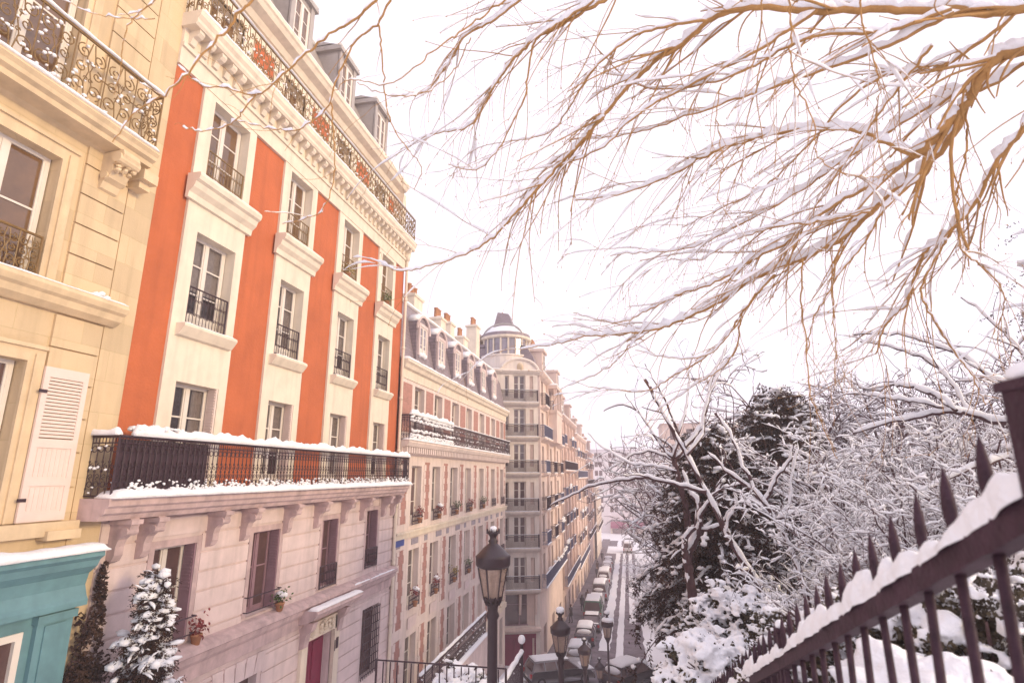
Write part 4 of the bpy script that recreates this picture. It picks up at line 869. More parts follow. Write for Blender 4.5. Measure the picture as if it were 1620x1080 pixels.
y = 1.49; i = 0
while y < FE:
    z = fz(y); mb = MB(); rr = random.Random(i)
    mb.lathe([(.0125, 0), (.0125, 1.6)], 10, (0, 0, -1.62)) if i < 12 else mb.box(-.013, .013, -.013, .013, -1.62, -.02)
    # flattened spear head
    pr = [(.010, -.03), (.011, .035), (.016, .06), (.0195, .095), (.016, .135), (.009, .17), (.0015, .197)]
    n = 10; V = [(r_ * .8 * math.cos(a * 2 * math.pi / n), r_ * 1.05 * math.sin(a * 2 * math.pi / n), h) for r_, h in pr for a in range(n)]
    mb.add(V, [(q * n + j, q * n + (j + 1) % n, (q + 1) * n + (j + 1) % n, (q + 1) * n + j) for q in range(len(pr) - 1) for j in range(n)])
    o = mb.build('picket', 'fence_iron', t, i < 12); o.location = np.array([FX, y, z]) - L0; o.rotation_euler = (rr.uniform(-.02, .02), rr.uniform(-.02, .02), rr.uniform(-.2, .2))
    y += .173; i += 1
def post(y, top, wd=.05):
    mb = MB(); z = fz(y); mb.box(FX - wd, FX + wd, y - wd, y + wd, z - 1.75, z + top); mb.box(FX - wd - .008, FX + wd + .008, y - wd - .008, y + wd + .008, z + top, z + top + .02); p = mb.build('post', 'fence_iron', t, off=L0)
    mb = MB(); mb.blobs([[FX, y, z + top + .03]], wd * 1.15, wd * 1.15, .03, np.random.RandomState(3), 7, 12, .05); mb.build('snow_cover', 'snow', p, True, off=L0)
post(1.24, .165, .05); post(3.62, .13, .022); post(6.2, .13, .022); post(9.0, .13, .022)
mb = MB(); n = int((FE - 1.3) / .022); yy = np.linspace(1.3, FE, n); rr = np.random.RandomState(4); ph = rr.uniform(0, 6.28, 9)
hn = sum(np.sin(yy * f + ph[k]) * a for k, (f, a) in enumerate(((3.1, .5), (7.7, .5), (14, .45), (23, .3), (41, .2)))) ; hh = .062 + .030 * hn; hh = np.clip(hh, .012, .13)
pick = np.abs(((yy - 1.49 + .0865) % .173) - .0865); hh = hh * (.72 + .5 * np.minimum(1, pick / .06))
wn = .030 + .006 * np.sin(yy * 19 + ph[5]) + .004 * np.sin(yy * 47 + ph[6])
V = []; prof = [(-1, -.008), (-1.15, .25), (-.95, .62), (-.5, .93), (0, 1.0), (.5, .9), (.95, .6), (1.1, .22), (1, -.008)]
for k in range(n):
    for a, h in prof: V.append((FX + a * wn[k] * (1.0 + hh[k] * 1.2) + rr.uniform(-.0015, .0015), yy[k], fz(yy[k]) + (h * hh[k] if h > 0 else h)))
m_ = len(prof); mb.add(V, [(k * m_ + j, (k + 1) * m_ + j, (k + 1) * m_ + j + 1, k * m_ + j + 1) for k in range(n - 1) for j in range(m_ - 1)], [list(range(m_)), [(n - 1) * m_ + j for j in range(m_)]])
mb.build('snow_cover', 'snow', t, True, off=L0)

# ================================================================== TERRACES AND RAILINGS, LOWER LEFT
def wallthing(label, x0, x1, y0, y1, zt, zb):
    t = thing('retaining_wall', label, 'wall', (x0, y0, zb)); mb = MB(); mb.box(x0, x1, y0, y1, zb, zt - .06).box(x0 - .04, x1 + .04, y0 - .04, y1 + .04, zt - .06, zt); mb.build('masonry', 'mauve_stone', t, off=(x0, y0, zb))
    mb = MB(); mb.snow(x0 - .03, x1 + .03, y0 - .02, y1, zt, .13, int(y0 * 10), .1, over=.03); mb.build('snow_cover', 'snow', t, True, off=(x0, y0, zb)); return t
wallthing('low snow-topped garden wall at the bottom edge under the thin railing', -4.6, -2.1, 9.8, 10.5, -2.12, -6)
g = railing([(-4.42, 10.0), (-2.12, 10.0)], -2.1, .62, 'plain', .13, toprail=.014); t = thing('railing', 'thin iron railing standing on the snowy garden wall', 'railing', (-4.42, 10.0, -2.1)); g.build('bars', 'dark_iron', t, off=(-4.42, 10.0, -2.1))
wallthing('snowy terrace wall along the foot of the pink brick house', -7.95, -7.65, 21.4, 31.6, -6.6, -14)
PT = [(-7.8, 21.5), (-7.8, 31.5)]
t = thing('railing', 'long snowy iron railing along the terrace of the pink brick house', 'railing', (-7.8, 21.5, -6.6))
g = railing(PT, -6.6, 1.05, 'ring', .26); g.build('bars', 'dark_iron', t, off=(-7.8, 21.5, -6.6))
rail_snow(PT, -6.6, 1.05, np.random.RandomState(8), 9, .09, specks=.035).build('snow_cover', 'snow', t, True, off=(-7.8, 21.5, -6.6))
wallthing('snowy stair landing wall right of the nearest lamp', -3.3, -2.95, 12.3, 16.3, -4.1, -9)
PT = [(-3.0, 12.4), (-3.0, 16.2)]
t = thing('railing', 'snow-topped handrail ending in a ball-capped post right of the nearest lamp', 'railing', (-3.0, 12.4, -4.1))
g = railing(PT, -4.0, 1.0, 'plain', .12, toprail=.022); g.tubes(np.array([[-3.0, 16.2, -4.1], [-3.0, 16.2, -2.72]]), np.array([.045, .045]), 8, True); g.build('bars', 'dark_iron', t, off=(-3.0, 12.4, -4.1))
q = rail_snow(PT, -4.0, 1.0, np.random.RandomState(8), 4, .08, specks=.03); q.blobs([[-3.0, 16.2, -2.68]], .1, .1, .12, np.random.RandomState(2), 7, 10, .05); q.build('snow_cover', 'snow', t, True, off=(-3.0, 12.4, -4.1))

# ================================================================== CARS
def car_proto(label, kind, paint, loc, rz, snow=1.0, group='cars parked along the kerb'):
    t = thing('parked_car', label, 'car', loc, group, rz)
    # outline in (length, height), nose towards +x
    if kind == 'hatch':
        low = [(-1.95, .28), (-2.0, .5), (-1.95, .86), (-1.75, .95), (1.0, .93), (1.75, .80), (1.98, .62), (2.0, .35), (1.9, .25)]; cab = [(-1.82, .93), (-1.60, 1.38), (-1.3, 1.46), (.15, 1.46), (.45, 1.40), (1.05, .93)]; W = .84
    elif kind == 'wagon':
        low = [(-2.15, .3), (-2.2, .55), (-2.12, .9), (-1.95, .97), (1.1, .95), (2.0, .80), (2.2, .6), (2.22, .35), (2.1, .26)]; cab = [(-2.08, .95), (-1.85, 1.42), (-1.6, 1.5), (.1, 1.5), (.42, 1.44), (1.1, .95)]; W = .86
    elif kind == 'saloon':
        low = [(-2.1, .3), (-2.15, .55), (-2.1, .92), (-1.5, .98), (1.0, .93), (1.9, .78), (2.12, .58), (2.15, .33), (2.0, .25)]; cab = [(-1.5, .96), (-.95, 1.36), (-.6, 1.43), (.2, 1.43), (.45, 1.38), (1.05, .93)]; W = .85
    else:
        low = [(-2.3, .3), (-2.35, .6), (-2.3, 1.1), (-2.2, 1.15), (1.5, 1.12), (2.2, .95), (2.4, .7), (2.42, .4), (2.3, .3)]; cab = [(-2.25, 1.13), (-2.18, 1.95), (-2.0, 2.05), (.9, 2.05), (1.2, 1.95), (1.7, 1.12)]; W = .95
    def loft(prof, w0, w1, zlo, zhi):
        mb = MB(); n = len(prof); V = []
        for sy in (-1, -.94, .94, 1):
            for x, z in prof:
                f = (z - zlo) / (zhi - zlo); wd = w0 + (w1 - w0) * f; k = 1 if abs(sy) < 1 else .965
                V.append((x * (k if abs(sy) == 1 else 1), sy * wd, (z - zlo) * k + zlo if abs(sy) == 1 else z))
        mb.add(V, [(s * n + i, s * n + (i + 1) % n, (s + 1) * n + (i + 1) % n, (s + 1) * n + i) for s in range(3) for i in range(n)], [list(range(n)), [3 * n + i for i in range(n)][::-1]]); return mb
    zc = cab[0][1]; zt = max(z for _, z in cab)
    loft(low, W, W * .97, .25, zc + .05).build('body', paint, t, True)
    g = loft(cab, W * .93, W * .72, zc, zt).build('windows', 'glass', t)
    mb = loft([(x, z) for x, z in [(cab[1][0] - .05, cab[1][1] - .02), (cab[2][0], zt + .015), (cab[3][0], zt + .015), (cab[4][0] + .04, cab[4][1] - .02)]], W * .76, W * .74, zt - .1, zt + .03)
    for sx in (-1, 1):
        for (a, c) in ((cab[0], cab[1]), (cab[-1], cab[-2]), ((-.35, zc), (-.45, zt - .02)), ((-1.2, zc), (-1.25, zt - .02))):
            mb.tubes(np.array([[a[0], sx * W * .945, a[1]], [c[0], sx * W * .735, c[1]]]), np.array([.045, .04]), 5)
    mb.build('roof', paint, t)
    for x in (low[1][0] + .72, low[-2][0] - .75):
        for sx in (-1, 1):
            m2 = MB(); P = np.array([[x, sx * (W - .2), .31], [x, sx * (W - .02), .31], [x, sx * (W + .01), .31]]); m2.tubes(P, np.array([.31, .31, .27]), 16, True); wv = m2.build('wheel', 'rubber', t)
            m3 = MB(); m3.tubes(np.array([[x, sx * (W - .01), .31], [x, sx * (W + .02), .31]]), np.array([.18, .16]), 10, True); m3.build('rim', 'car_silver', wv)
    xr = low[1][0]
    for sx in (-1, 1):
        mb = MB(); mb.box(xr - .02, xr + .12, sx * (W - .22), sx * (W - .04), .62, .84 if kind != 'van' else 1.0); mb.build('tail_light', 'tail_red', t)
        mb = MB(); mb.box(low[-2][0] - .16, low[-2][0] - .02, sx * (W - .3), sx * (W - .05), .56, .68); mb.build('headlight', 'glass_pale', t)
    mb = MB(); mb.box(xr - .05, xr + .05, -W + .03, W - .03, .3, .48).box(low[-2][0] - .08, low[-2][0] + .02, -W + .05, W - .05, .28, .46); mb.build('bumper', 'rubber', t)
    mb = MB(); mb.box(xr - .035, xr - .02, -.24, .24, .52, .63); mb.build('number_plate', 'window_paint', t)
    if snow:
        mb = MB(); q = MB(); q.snow(cab[1][0] - .02, cab[-2][0] + .05, -W * .74, W * .74, zt + .01, .13 * snow, int(abs(loc[1])), .25, over=.02)
        q.snow(cab[-1][0] - .1, low[-3][0], -W * .88, W * .88, .82 if kind != 'van' else 1.0, .14 * snow, int(abs(loc[1])) + 1, .25, over=.02)
        if kind == 'saloon': q.snow(low[2][0] + .02, cab[0][0] + .2, -W * .88, W * .88, .92, .12 * snow, 3, .25)
        if snow > .9:
            m_ = 9; q.blobs([[cab[-1][0] - .15, 0, zc + .22]], .38, W * .8, .2, np.random.RandomState(3), 6, 12, .06); q.blobs([[cab[0][0] + .1, 0, zc + .28]], .2, W * .75, .22, np.random.RandomState(4), 6, 12, .06)
        q.build('snow_cover', 'snow', t, True)
    return t
def road_z(y): return gstreet(y) + .015
N90 = R(90)
car_proto('silver estate car with snowy roof parked askew at the foot of the stairs', 'wagon', 'car_silver', (-5.0, 40.3, road_z(40.3)), R(28), .45)
car_proto('white car buried in snow with a dark rear bumper, behind the third lamp', 'hatch', 'car_white', (-4.15, 45.8, road_z(45.8)), N90, 1.6)
car_proto('snow-mounded dark hatchback with a partly cleared windscreen', 'hatch', 'car_dark', (-4.15, 53.0, road_z(53)), N90, 1.7)
car_proto('dark car nearly free of snow parked in front of the green van', 'saloon', 'car_dark', (-3.95, 58.6, road_z(58.6)), N90, .3)
car_proto('green van with a white snowy roof in the parked row', 'van', 'car_green', (-4.1, 64.0, road_z(64)), N90, .5)
car_proto('white hatchback just beyond the green van in the parked row', 'hatch', 'car_white', (-4.1, 69.8, road_z(69.8)), N90, .8)
car_proto('wide pale van under snow with a dark rear window, mid row', 'van', 'car_silver', (-4.0, 76, road_z(76)), N90, 1.2)
car_proto('snowy grey saloon between the wide pale van and the far white van', 'saloon', 'car_silver', (-4.0, 82.5, road_z(82.5)), N90, 1.3)
car_proto('snow-roofed white van farther down the parked row', 'van', 'car_white', (-4.0, 88.7, road_z(88.7)), N90, 1.0)
car_proto('small snow-covered red car among the farthest parked cars', 'hatch', 'car_red', (-4.0, 95, road_z(95)), N90, 1.4)
car_proto('snow-covered white car, second from the far end of the row', 'hatch', 'car_white', (-4.0, 101, road_z(101)), N90, 1.5)
car_proto('snow-covered dark car at the far end of the row by the crossing', 'saloon', 'car_dark', (-4.0, 107.5, road_z(107.5)), N90, 1.5)
car_proto('white van driving at the far end of the road below the plum awning', 'van', 'car_white', (-.6, 128, road_z(128)), N90, .8, None)
car_proto('car under a flat sheet of snow at the bottom edge by the slender lamp', 'hatch', 'car_dark', (-.35, 40.6, gz(-.35, 40.6) + .02), R(50), 1.7, None)

# ================================================================== PEOPLE (far down the pavement)
def person(label, loc, rz, coat, stride=.2, bag=False):
    t = thing('person', label, 'person', loc, None, rz); V = []; E_ = []; Rd = []
    def v(p, r, par=None):
        V.append(p); Rd.append(r); i = len(V) - 1
        if par is not None: E_.append((par, i))
        return i
    pel = v((0, 0, .93), (.15, .11)); w1 = v((0, 0, 1.12), (.14, .10), pel); ch = v((0, .01, 1.34), (.17, .115), w1); nk = v((0, .01, 1.48), (.06, .06), ch); hd = v((0, .03, 1.58), (.08, .09), nk); v((0, .03, 1.70), (.07, .08), hd)
    for s, st in ((-1, stride), (1, -stride)):
        h = v((s * .09, 0, .86), (.085, .09), pel); k = v((s * .10, st * .6 + .04, .48), (.06, .062), h); a = v((s * .10, st, .09), (.042, .045), k); v((s * .10, st + .16, .035), (.04, .03), a)
        sh = v((s * .19, 0, 1.38), (.06, .06), ch); el = v((s * .24, -st * .4 - .02, 1.12), (.045, .045), sh); wr = v((s * .23, -st * .6 + .08, .90), (.032, .032), el); v((s * .225, -st * .6 + .11, .82), (.03, .022), wr)
    me = bpy.data.meshes.new('body'); me.from_pydata(V, E_, []); me.materials.append(M[coat]); o = bpy.data.objects.new('body', me); COL.objects.link(o); o.parent = t
    md = o.modifiers.new('skin', 'SKIN'); md.use_smooth_shade = True
    for i, r_ in enumerate(Rd): me.skin_vertices[0].data[i].radius = r_
    me.skin_vertices[0].data[0].use_root = True; o.modifiers.new('sub', 'SUBSURF').levels = 2; o.modifiers['sub'].render_levels = 2
    mb = MB(); mb.blobs([[0, .055, 1.60]], .07, .07, .10, rng, 7, 10, .0); mb.build('face', 'skin', t, True)
    mb = MB(); mb.blobs([[0, .0, 1.66]], .095, .10, .10, rng, 7, 10, .0); mb.build('hat', 'coat_brown' if coat == 'coat_dark' else 'coat_dark', t, True)
    mb = MB(); mb.lathe([(.16, .70), (.19, .72), (.165, 1.0), (.17, 1.2), (.19, 1.36), (.10, 1.46), (.07, 1.47)], 14); mb.build('coat', coat, t, True)
    return t
pz = lambda y: gstreet(y) + .14
person('person in a dark coat on the pavement, left of a walking pair', (-5.45, 66, pz(66)), .2, 'coat_dark')
person('person in a brown coat on the pavement, right of a walking pair', (-5.15, 70, pz(70)), .1, 'coat_brown', .15)
person('small dark figure walking beside the far parked cars', (-5.2, 92, pz(92)), 3.1, 'coat_dark')
person('distant person in brown near the far end of the pavement', (-5.5, 99, pz(99)), 0, 'coat_brown')
person('tiny dark figure crossing near the end of the row of cars', (-5.3, 112, pz(112)), 2.9, 'coat_dark', .25)
person('stooping dark figure on the pavement by the shop doorways', (-6.1, 60, pz(60)), 1.2, 'coat_dark', .1)

# ================================================================== TREE TOOLS
def smooth_path(P, n):
    P = np.asarray(P, float); Q = np.vstack([2 * P[0] - P[1], P, 2 * P[-1] - P[-2]]); L = np.linalg.norm(np.diff(P[:, :3], axis=0), axis=1); s = np.concatenate([[0], np.cumsum(L)]); t = np.linspace(0, s[-1], n); out = []
    for x in t:
        i = min(len(P) - 2, max(0, np.searchsorted(s, x) - 1)); f = (x - s[i]) / max(L[i], 1e-9); a, b_, c, d = Q[i], Q[i + 1], Q[i + 2], Q[i + 3]
        out.append(.5 * (2 * b_ + (c - a) * f + (2 * a - 5 * b_ + 4 * c - d) * f * f + (3 * b_ - 3 * c + d - a) * f ** 3))
    return np.array(out)
def strand(px, d0, d1, r0, r1, n=24, rng=None, wob=.012):
    P = np.array([at(x, y, d0 + (d1 - d0) * i / (len(px) - 1)) for i, (x, y) in enumerate(px)]); P = smooth_path(P, n)
    if rng is not None: P[1:-1] += rng.normal(0, wob, (n - 2, 3)) * .6
    return P, np.linspace(r0, r1, n)
def spawn(par, rng, dens, lmin, lmax, ang, N=7, grav=(0, 0, -.15), rk=.5, rmin=.002, noise=.25, tmin=.08, rcap=.02, flat=0.):
    """grow a batch of child shoots from parent paths [(P,r)]"""
    S = []; D = []; RR = []; LL = []
    for P, r in par:
        seg = np.linalg.norm(np.diff(P, axis=0), axis=1); L = seg.sum(); k = rng.poisson(L * dens)
        if not k: continue
        t = rng.uniform(tmin, 1, k) * (len(P) - 1.001); i = t.astype(int); f = (t - i)[:, None]
        S.append(P[i] * (1 - f) + P[i + 1] * f); D.append(norm(P[i + 1] - P[i])); RR.append(np.minimum(rcap, np.maximum(rmin, r[i] * rk)))
        LL.append(np.full(k, min(1, L / lmax + .25)))
    S = np.concatenate(S); D = np.concatenate(D); RR = np.concatenate(RR); LL = np.concatenate(LL); K = len(S)
    A = np.cross(D, rng.normal(0, 1, (K, 3))); A = norm(A - flat * (A @ fv)[:, None] * fv[None]); th = R(ang) * rng.uniform(.5, 1.3, K)[:, None]; d = norm(D * np.cos(th) + A * np.sin(th)); d = norm(d - flat * .6 * np.minimum(0, d @ fv)[:, None] * fv[None])
    ln = rng.uniform(lmin, lmax, K) * LL; st = (ln / (N - 1))[:, None]; P = np.zeros((K, N, 3)); P[:, 0] = S; cur = rng.normal(0, noise, (K, 3))
    for j in range(1, N):
        d = norm(d + cur * .45 + rng.normal(0, noise, (K, 3)) * .55 + np.array(grav) * (1.2 / N) * 3); P[:, j] = P[:, j - 1] + d * st
    Rr = RR[:, None] * np.linspace(1, .45, N)[None]; Rr = np.maximum(Rr, rmin * .6)
    return P, Rr
def aslist(P, Rr): return [(P[i], Rr[i]) for i in range(len(P))]
def snow_on(mb, P, Rr, rng, k=1.2, c=.004, frac=1., sides=6, gap=.35, tall=1.15, cmax=.06, wind=0., lump=.75):
    P = np.asarray(P); Rr = np.asarray(Rr)
    if P.ndim == 2: P = P[None]; Rr = Rr[None]
    if frac < 1: s = rng.rand(len(P)) < frac; P = P[s]; Rr = Rr[s]
    if not len(P): return
    K, N, _ = P.shape; T = norm(np.gradient(P, axis=1)); hz = np.sqrt(np.maximum(0, 1 - T[..., 2] ** 2)); hz = np.clip((hz - .35) / .5, 0, 1) if not wind else np.clip((hz + .25) / .6, 0, 1)
    x = np.arange(N)[None] ; nz = (np.sin(x * rng.uniform(.5, .9, (K, 1)) * 2 + rng.uniform(0, 6.28, (K, 1))) + .7 * np.sin(x * rng.uniform(1.4, 2.6, (K, 1)) + rng.uniform(0, 6.28, (K, 1)))) / 1.7
    amt = np.clip(.72 + nz * lump - gap * .5, .0, 1.3); e = np.minimum(1, np.minimum(x, N - 1 - x) * .6 + .25); rs = np.minimum(cmax, (Rr * k + c * (np.clip(Rr / .011, .22, 1) if c > .018 else 1))) * amt * hz * e * rng.uniform(.7, 1.25, (K, 1))
    rs = np.maximum(rs, .0003); C = P.copy(); C[..., 2] += Rr * .5 + rs * .8 * tall; C[..., 0] += rng.normal(0, .1, (K, N)) * rs
    if wind: q_ = (1 - hz * .4) * (Rr * .5 + rs * .6) * wind; C[..., 1] -= q_ * .8; C[..., 0] -= q_ * .6
    C[..., 2] = np.where(rs < .001, P[..., 2], C[..., 2]); mb.tubes(C, rs, sides, True, squash=(1, 1, tall))

# ================================================================== OVERHEAD TREE
rng = np.random.RandomState(11)
HL = [  # pixel strand, depth start/end, radius start/end
 ([(1760, 40), (1690, 62), (1620, 81), (1581, 89), (1547, 132), (1526, 170), (1496, 200), (1462, 236), (1449, 247)], 3.6, 3.9, .040, .030),
 ([(1449, 247), (1398, 224), (1355, 208), (1292, 202), (1228, 211), (1143, 234), (1100, 255), (1063, 277), (982, 307), (910, 317)], 3.9, 4.6, .017, .005),
 ([(1526, 170), (1508, 213), (1475, 255), (1458, 279), (1415, 302), (1377, 336), (1334, 375), (1270, 409), (1198, 439), (1142, 475), (1075, 508), (1035, 521), (968, 530), (927, 532), (887, 543), (820, 553)], 3.9, 5.4, .030, .004),
 ([(1449, 247), (1398, 281), (1338, 315), (1270, 358), (1240, 387), (1185, 413), (1127, 449), (1079, 464), (1042, 482), (1005, 502), (968, 510), (907, 495)], 4.0, 5.2, .018, .0035),
 ([(1760, -20), (1690, 0), (1620, 14), (1560, 21), (1505, 15), (1441, 17), (1372, 15), (1292, 17), (1185, 13), (1120, 34), (1088, 64), (1037, 98), (982, 149), (935, 209), (914, 230), (858, 290), (824, 328), (790, 366), (760, 390), (705, 413), (645, 428), (620, 427)], 3.4, 4.8, .034, .004),
 ([(1030, -60), (988, -20), (948, 4), (892, 38), (850, 60), (812, 94), (786, 132), (765, 166), (741, 200), (680, 213), (654, 228)], 3.8, 4.7, .018, .003),
 ([(1060, -70), (960, -10), (880, 40), (850, 60), (837, 106), (829, 158), (807, 200), (790, 234), (752, 268), (709, 260)], 3.9, 4.5, .014, .0035),
 ([(940, -80), (880, -30), (824, 0), (778, 34), (737, 55), (718, 89), (688, 128), (667, 149), (620, 153)], 3.8, 4.6, .013, .003),
 ([(1700, 70), (1620, 204), (1577, 255), (1547, 315), (1517, 353), (1496, 379), (1466, 396), (1441, 458), (1433, 483), (1403, 510), (1385, 560)], 3.5, 4.6, .022, .006),
 ([(1496, 379), (1487, 400), (1458, 460), (1480, 510), (1500, 543), (1533, 587), (1560, 640)], 3.9, 4.3, .010, .004),
 ([(1517, 353), (1522, 396), (1547, 417), (1583, 451), (1587, 490), (1571, 530)], 3.8, 4.1, .007, .003),
 ([(1526, 170), (1530, 204), (1526, 255), (1513, 307), (1517, 353)], 3.8, 3.8, .009, .005),
 ([(1509, 21), (1441, 55), (1377, 85), (1292, 115), (1240, 132), (1100, 179), (1040, 200), (980, 215), (900, 222)], 3.5, 4.6, .015, .003),
 ([(1475, 72), (1436, 119), (1398, 170), (1338, 255), (1290, 330), (1240, 400)], 3.6, 4.4, .012, .003),
 ([(1215, -30), (1206, 0), (1202, 64), (1185, 106), (1143, 136), (1134, 183), (1143, 255), (1134, 320)], 3.2, 3.6, .006, .0025),
 ([(1250, -30), (1249, 0), (1251, 85), (1258, 128), (1287, 192), (1294, 247), (1338, 277), (1390, 281)], 3.1, 3.5, .0065, .0025),
 ([(1360, -30), (1364, 38), (1381, 85), (1390, 140), (1385, 192)], 3.2, 3.4, .007, .0025),
 ([(1292, 17), (1180, 90), (1090, 135), (1010, 180), (950, 235), (890, 262), (850, 290), (800, 330)], 3.8, 4.6, .014, .003),
 ([(1620, 100), (1560, 140), (1500, 150), (1420, 200), (1340, 250), (1270, 300), (1180, 350), (1100, 390), (1010, 400), (965, 405)], 3.9, 4.9, .016, .003),
 ([(1458, 279), (1400, 330), (1370, 380), (1330, 430), (1290, 500), (1275, 560)], 3.9, 4.3, .013, .004),
 ([(1377, 336), (1300, 350), (1230, 360), (1160, 380), (1110, 410), (1060, 410)], 4.1, 4.8, .010, .003),
 ([(1505, 15), (1400, 50), (1280, 60), (1200, 100), (1130, 130), (1060, 140), (1000, 130), (930, 60)], 3.5, 4.4, .014, .003),
 ([(1226, 434), (1183, 482), (1153, 527), (1116, 564), (1079, 586), (1050, 604), (1020, 619), (931, 612)], 4.5, 5.4, .012, .003),
 ([(1175, 500), (1131, 553), (1094, 567), (1050, 564), (1005, 554)], 4.6, 5.0, .008, .003),
 ([(1027, 525), (998, 545), (968, 578), (931, 597), (887, 615)], 5.0, 5.4, .007, .003),
 ([(1172, 505), (1161, 560), (1127, 593), (1094, 612), (1040, 650)], 4.6, 5.2, .008, .003),
 ([(1270, 409), (1268, 470), (1275, 540), (1282, 620), (1310, 690), (1325, 725)], 4.2, 4.3, .008, .003),
 ([(1334, 375), (1318, 440), (1320, 520), (1322, 610)], 4.1, 4.3, .007, .003),
 ([(1620, 10), (1560, 60), (1480, 110), (1400, 120), (1330, 170), (1270, 240), (1200, 300), (1140, 330), (1080, 360)], 3.7, 4.7, .015, .003),
 ([(1120, 34), (1060, 40), (1000, 60), (940, 110), (900, 170), (870, 210), (800, 225)], 3.9, 4.5, .012, .003),
 # sprays reaching left over the houses
 ([(720, -90), (660, -45), (618, 0), (598, 37), (557, 73), (528, 143), (520, 167), (500, 187), (463, 206), (414, 200), (374, 191)], 3.8, 4.2, .011, .003),
 ([(700, -90), (640, -40), (594, 0), (565, 29), (524, 53), (484, 86), (443, 122), (406, 149), (361, 141), (317, 134), (280, 102)], 3.7, 4.0, .013, .003),
 ([(406, 149), (374, 187), (353, 202), (313, 206), (288, 200)], 3.9, 4.0, .006, .003),
 ([(520, -110), (450, -50), (398, 0), (361, 45), (321, 88), (280, 134), (250, 155), (215, 178), (178, 225)], 3.3, 3.5, .012, .003),
 ([(524, 163), (528, 228), (528, 285), (516, 322), (496, 342), (447, 354)], 4.0, 4.2, .006, .003),
 ([(598, 37), (602, 60), (606, 102), (610, 163), (630, 216), (667, 265), (655, 300)], 3.9, 4.3, .007, .003),
 ([(528, 143), (557, 126), (606, 134), (647, 114), (690, 78), (740, 42), (800, 0)], 4.0, 3.9, .003, .007),
 ([(565, 130), (590, 143), (634, 153), (679, 143), (720, 110), (745, 60)], 4.1, 4.2, .003, .005),
 ([(300, -60), (265, -25), (245, 0), (200, 45), (190, 115), (180, 150)], 3.2, 3.4, .006, .002),
 ([(245, 30), (200, 30), (140, 20), (90, -5)], 3.3, 3.4, .003, .002),
]
tb = at(2080, 480, 3.6); tb = np.array([tb[0], tb[1], 0]); gt = gz(tb[0], tb[1])
t0 = thing('overhanging_tree', 'snow-laden bare tree with warm-tinted brown branches sweeping in overhead from the right', 'tree', (tb[0], tb[1], gt)); OFF = np.array([tb[0], tb[1], gt])
trunk = MB(); top = at(1960, -260, 3.6); P = smooth_path(np.array([[tb[0], tb[1], gt - .3], [tb[0] + .1, tb[1], gt + 2], at(2030, 230, 3.6), top, at(1880, -700, 3.7)]), 24); trunk.tubes(P, np.linspace(.19, .09, 24), 14)
roots = [(at(2040, 180, 3.6), at(1760, 40, 3.6), .055), (at(2030, 90, 3.6), at(1760, -20, 3.4), .05), (at(2040, 150, 3.6), at(1700, 70, 3.5), .04)]
for a_, c_, r_ in roots: trunk.tubes(smooth_path([a_, (a_ + c_) / 2 + np.array([0, 0, .08]), c_], 8), np.linspace(r_ * 1.3, r_ * .85, 8), 10)
for q in ((1030, -60, 3.8), (1060, -70, 3.9), (940, -80, 3.8), (720, -90, 3.8), (700, -90, 3.7), (520, -110, 3.3), (1215, -30, 3.2), (1250, -30, 3.1), (1360, -30, 3.2), (300, -60, 3.2)):
    c_ = at(*q); trunk.tubes(smooth_path([top, (top * .5 + c_ * .5) + np.array([0, 0, .5]), c_], 12), np.linspace(.05, .014, 12), 8)
trunk.build('trunk', 'bark_warm_tint', t0, True, OFF)
br = MB(); sn = MB(); par = []
for px, d0, d1, r0, r1 in HL:
    P, r = strand(px, d0, d1, r0 * .88, r1 * .95, max(24, len(px) * 6), rng, .008); par.append((P, r)); br.tubes(P, r, 8)
    r = r * (1 + rng.normal(0, .07, len(r))); k_ = len(par); (snow_on(sn, P, r, rng, 1.25, .020, 1, 9, -.05, 1.05, .06, lump=.38) if k_ <= 22 and k_ not in (15, 16, 17, 12) else (snow_on(sn, P, r, rng, .9, .009, 1, 8, .25, 1.1, .05) if k_ in (23, 24, 25, 26, 29, 30) else None) if k_ <= 30 else snow_on(sn, P, r, rng, 1.2, .006, 1, 8, .6, 1.1, .03))
g1 = np.array([-.05, 0, -.22])
P0, R0 = spawn(par[22:30], rng, 4.2, .2, .7, 30, 10, g1 * .8, .5, .0026, .12, flat=.85); br.tubes(P0, R0, 5); snow_on(sn, P0, R0, rng, 1.0, .007, .5, 6, .4, 1.05)
P1, R1 = spawn(par[:22] + par[28:30], rng, 6.0, .3, 1.05, 27, 10, g1 * .7, .5, .0028, .10, flat=.85); br.tubes(P1, R1, 5); snow_on(sn, P1, R1, rng, 1.2, .0085, .6, 7, .1, 1.05, .03)
P2, R2 = spawn(aslist(P1, R1), rng, 3.2, .12, .5, 36, 7, g1 * .6, .6, .0020, .2, flat=.8); br.tubes(P2, R2, 4); snow_on(sn, P2, R2, rng, 1.0, .006, .28, 6, .4)
Pq, Rq = spawn(par[30:], rng, 1.9, .12, .45, 38, 8, g1 * .4, .5, .0022, .16); br.tubes(Pq, Rq, 4); snow_on(sn, Pq, Rq, rng, 1.0, .006, .25, 6, .6)
P3, R3 = spawn(par[:30], rng, 2.6, .3, .9, 26, 9, (-.02, 0, -.40), .35, .0022, .16, flat=.85); br.tubes(P3, R3, 4)
bud = np.concatenate([P1[:, -1], P2[:, -1]]); br.blobs(bud, .0042, .0042, .006, rng, 4, 6, .1)
br.build('branches', 'bark_warm_tint', t0, True, OFF); sn.build('snow_cover', 'snow', t0, True, OFF)

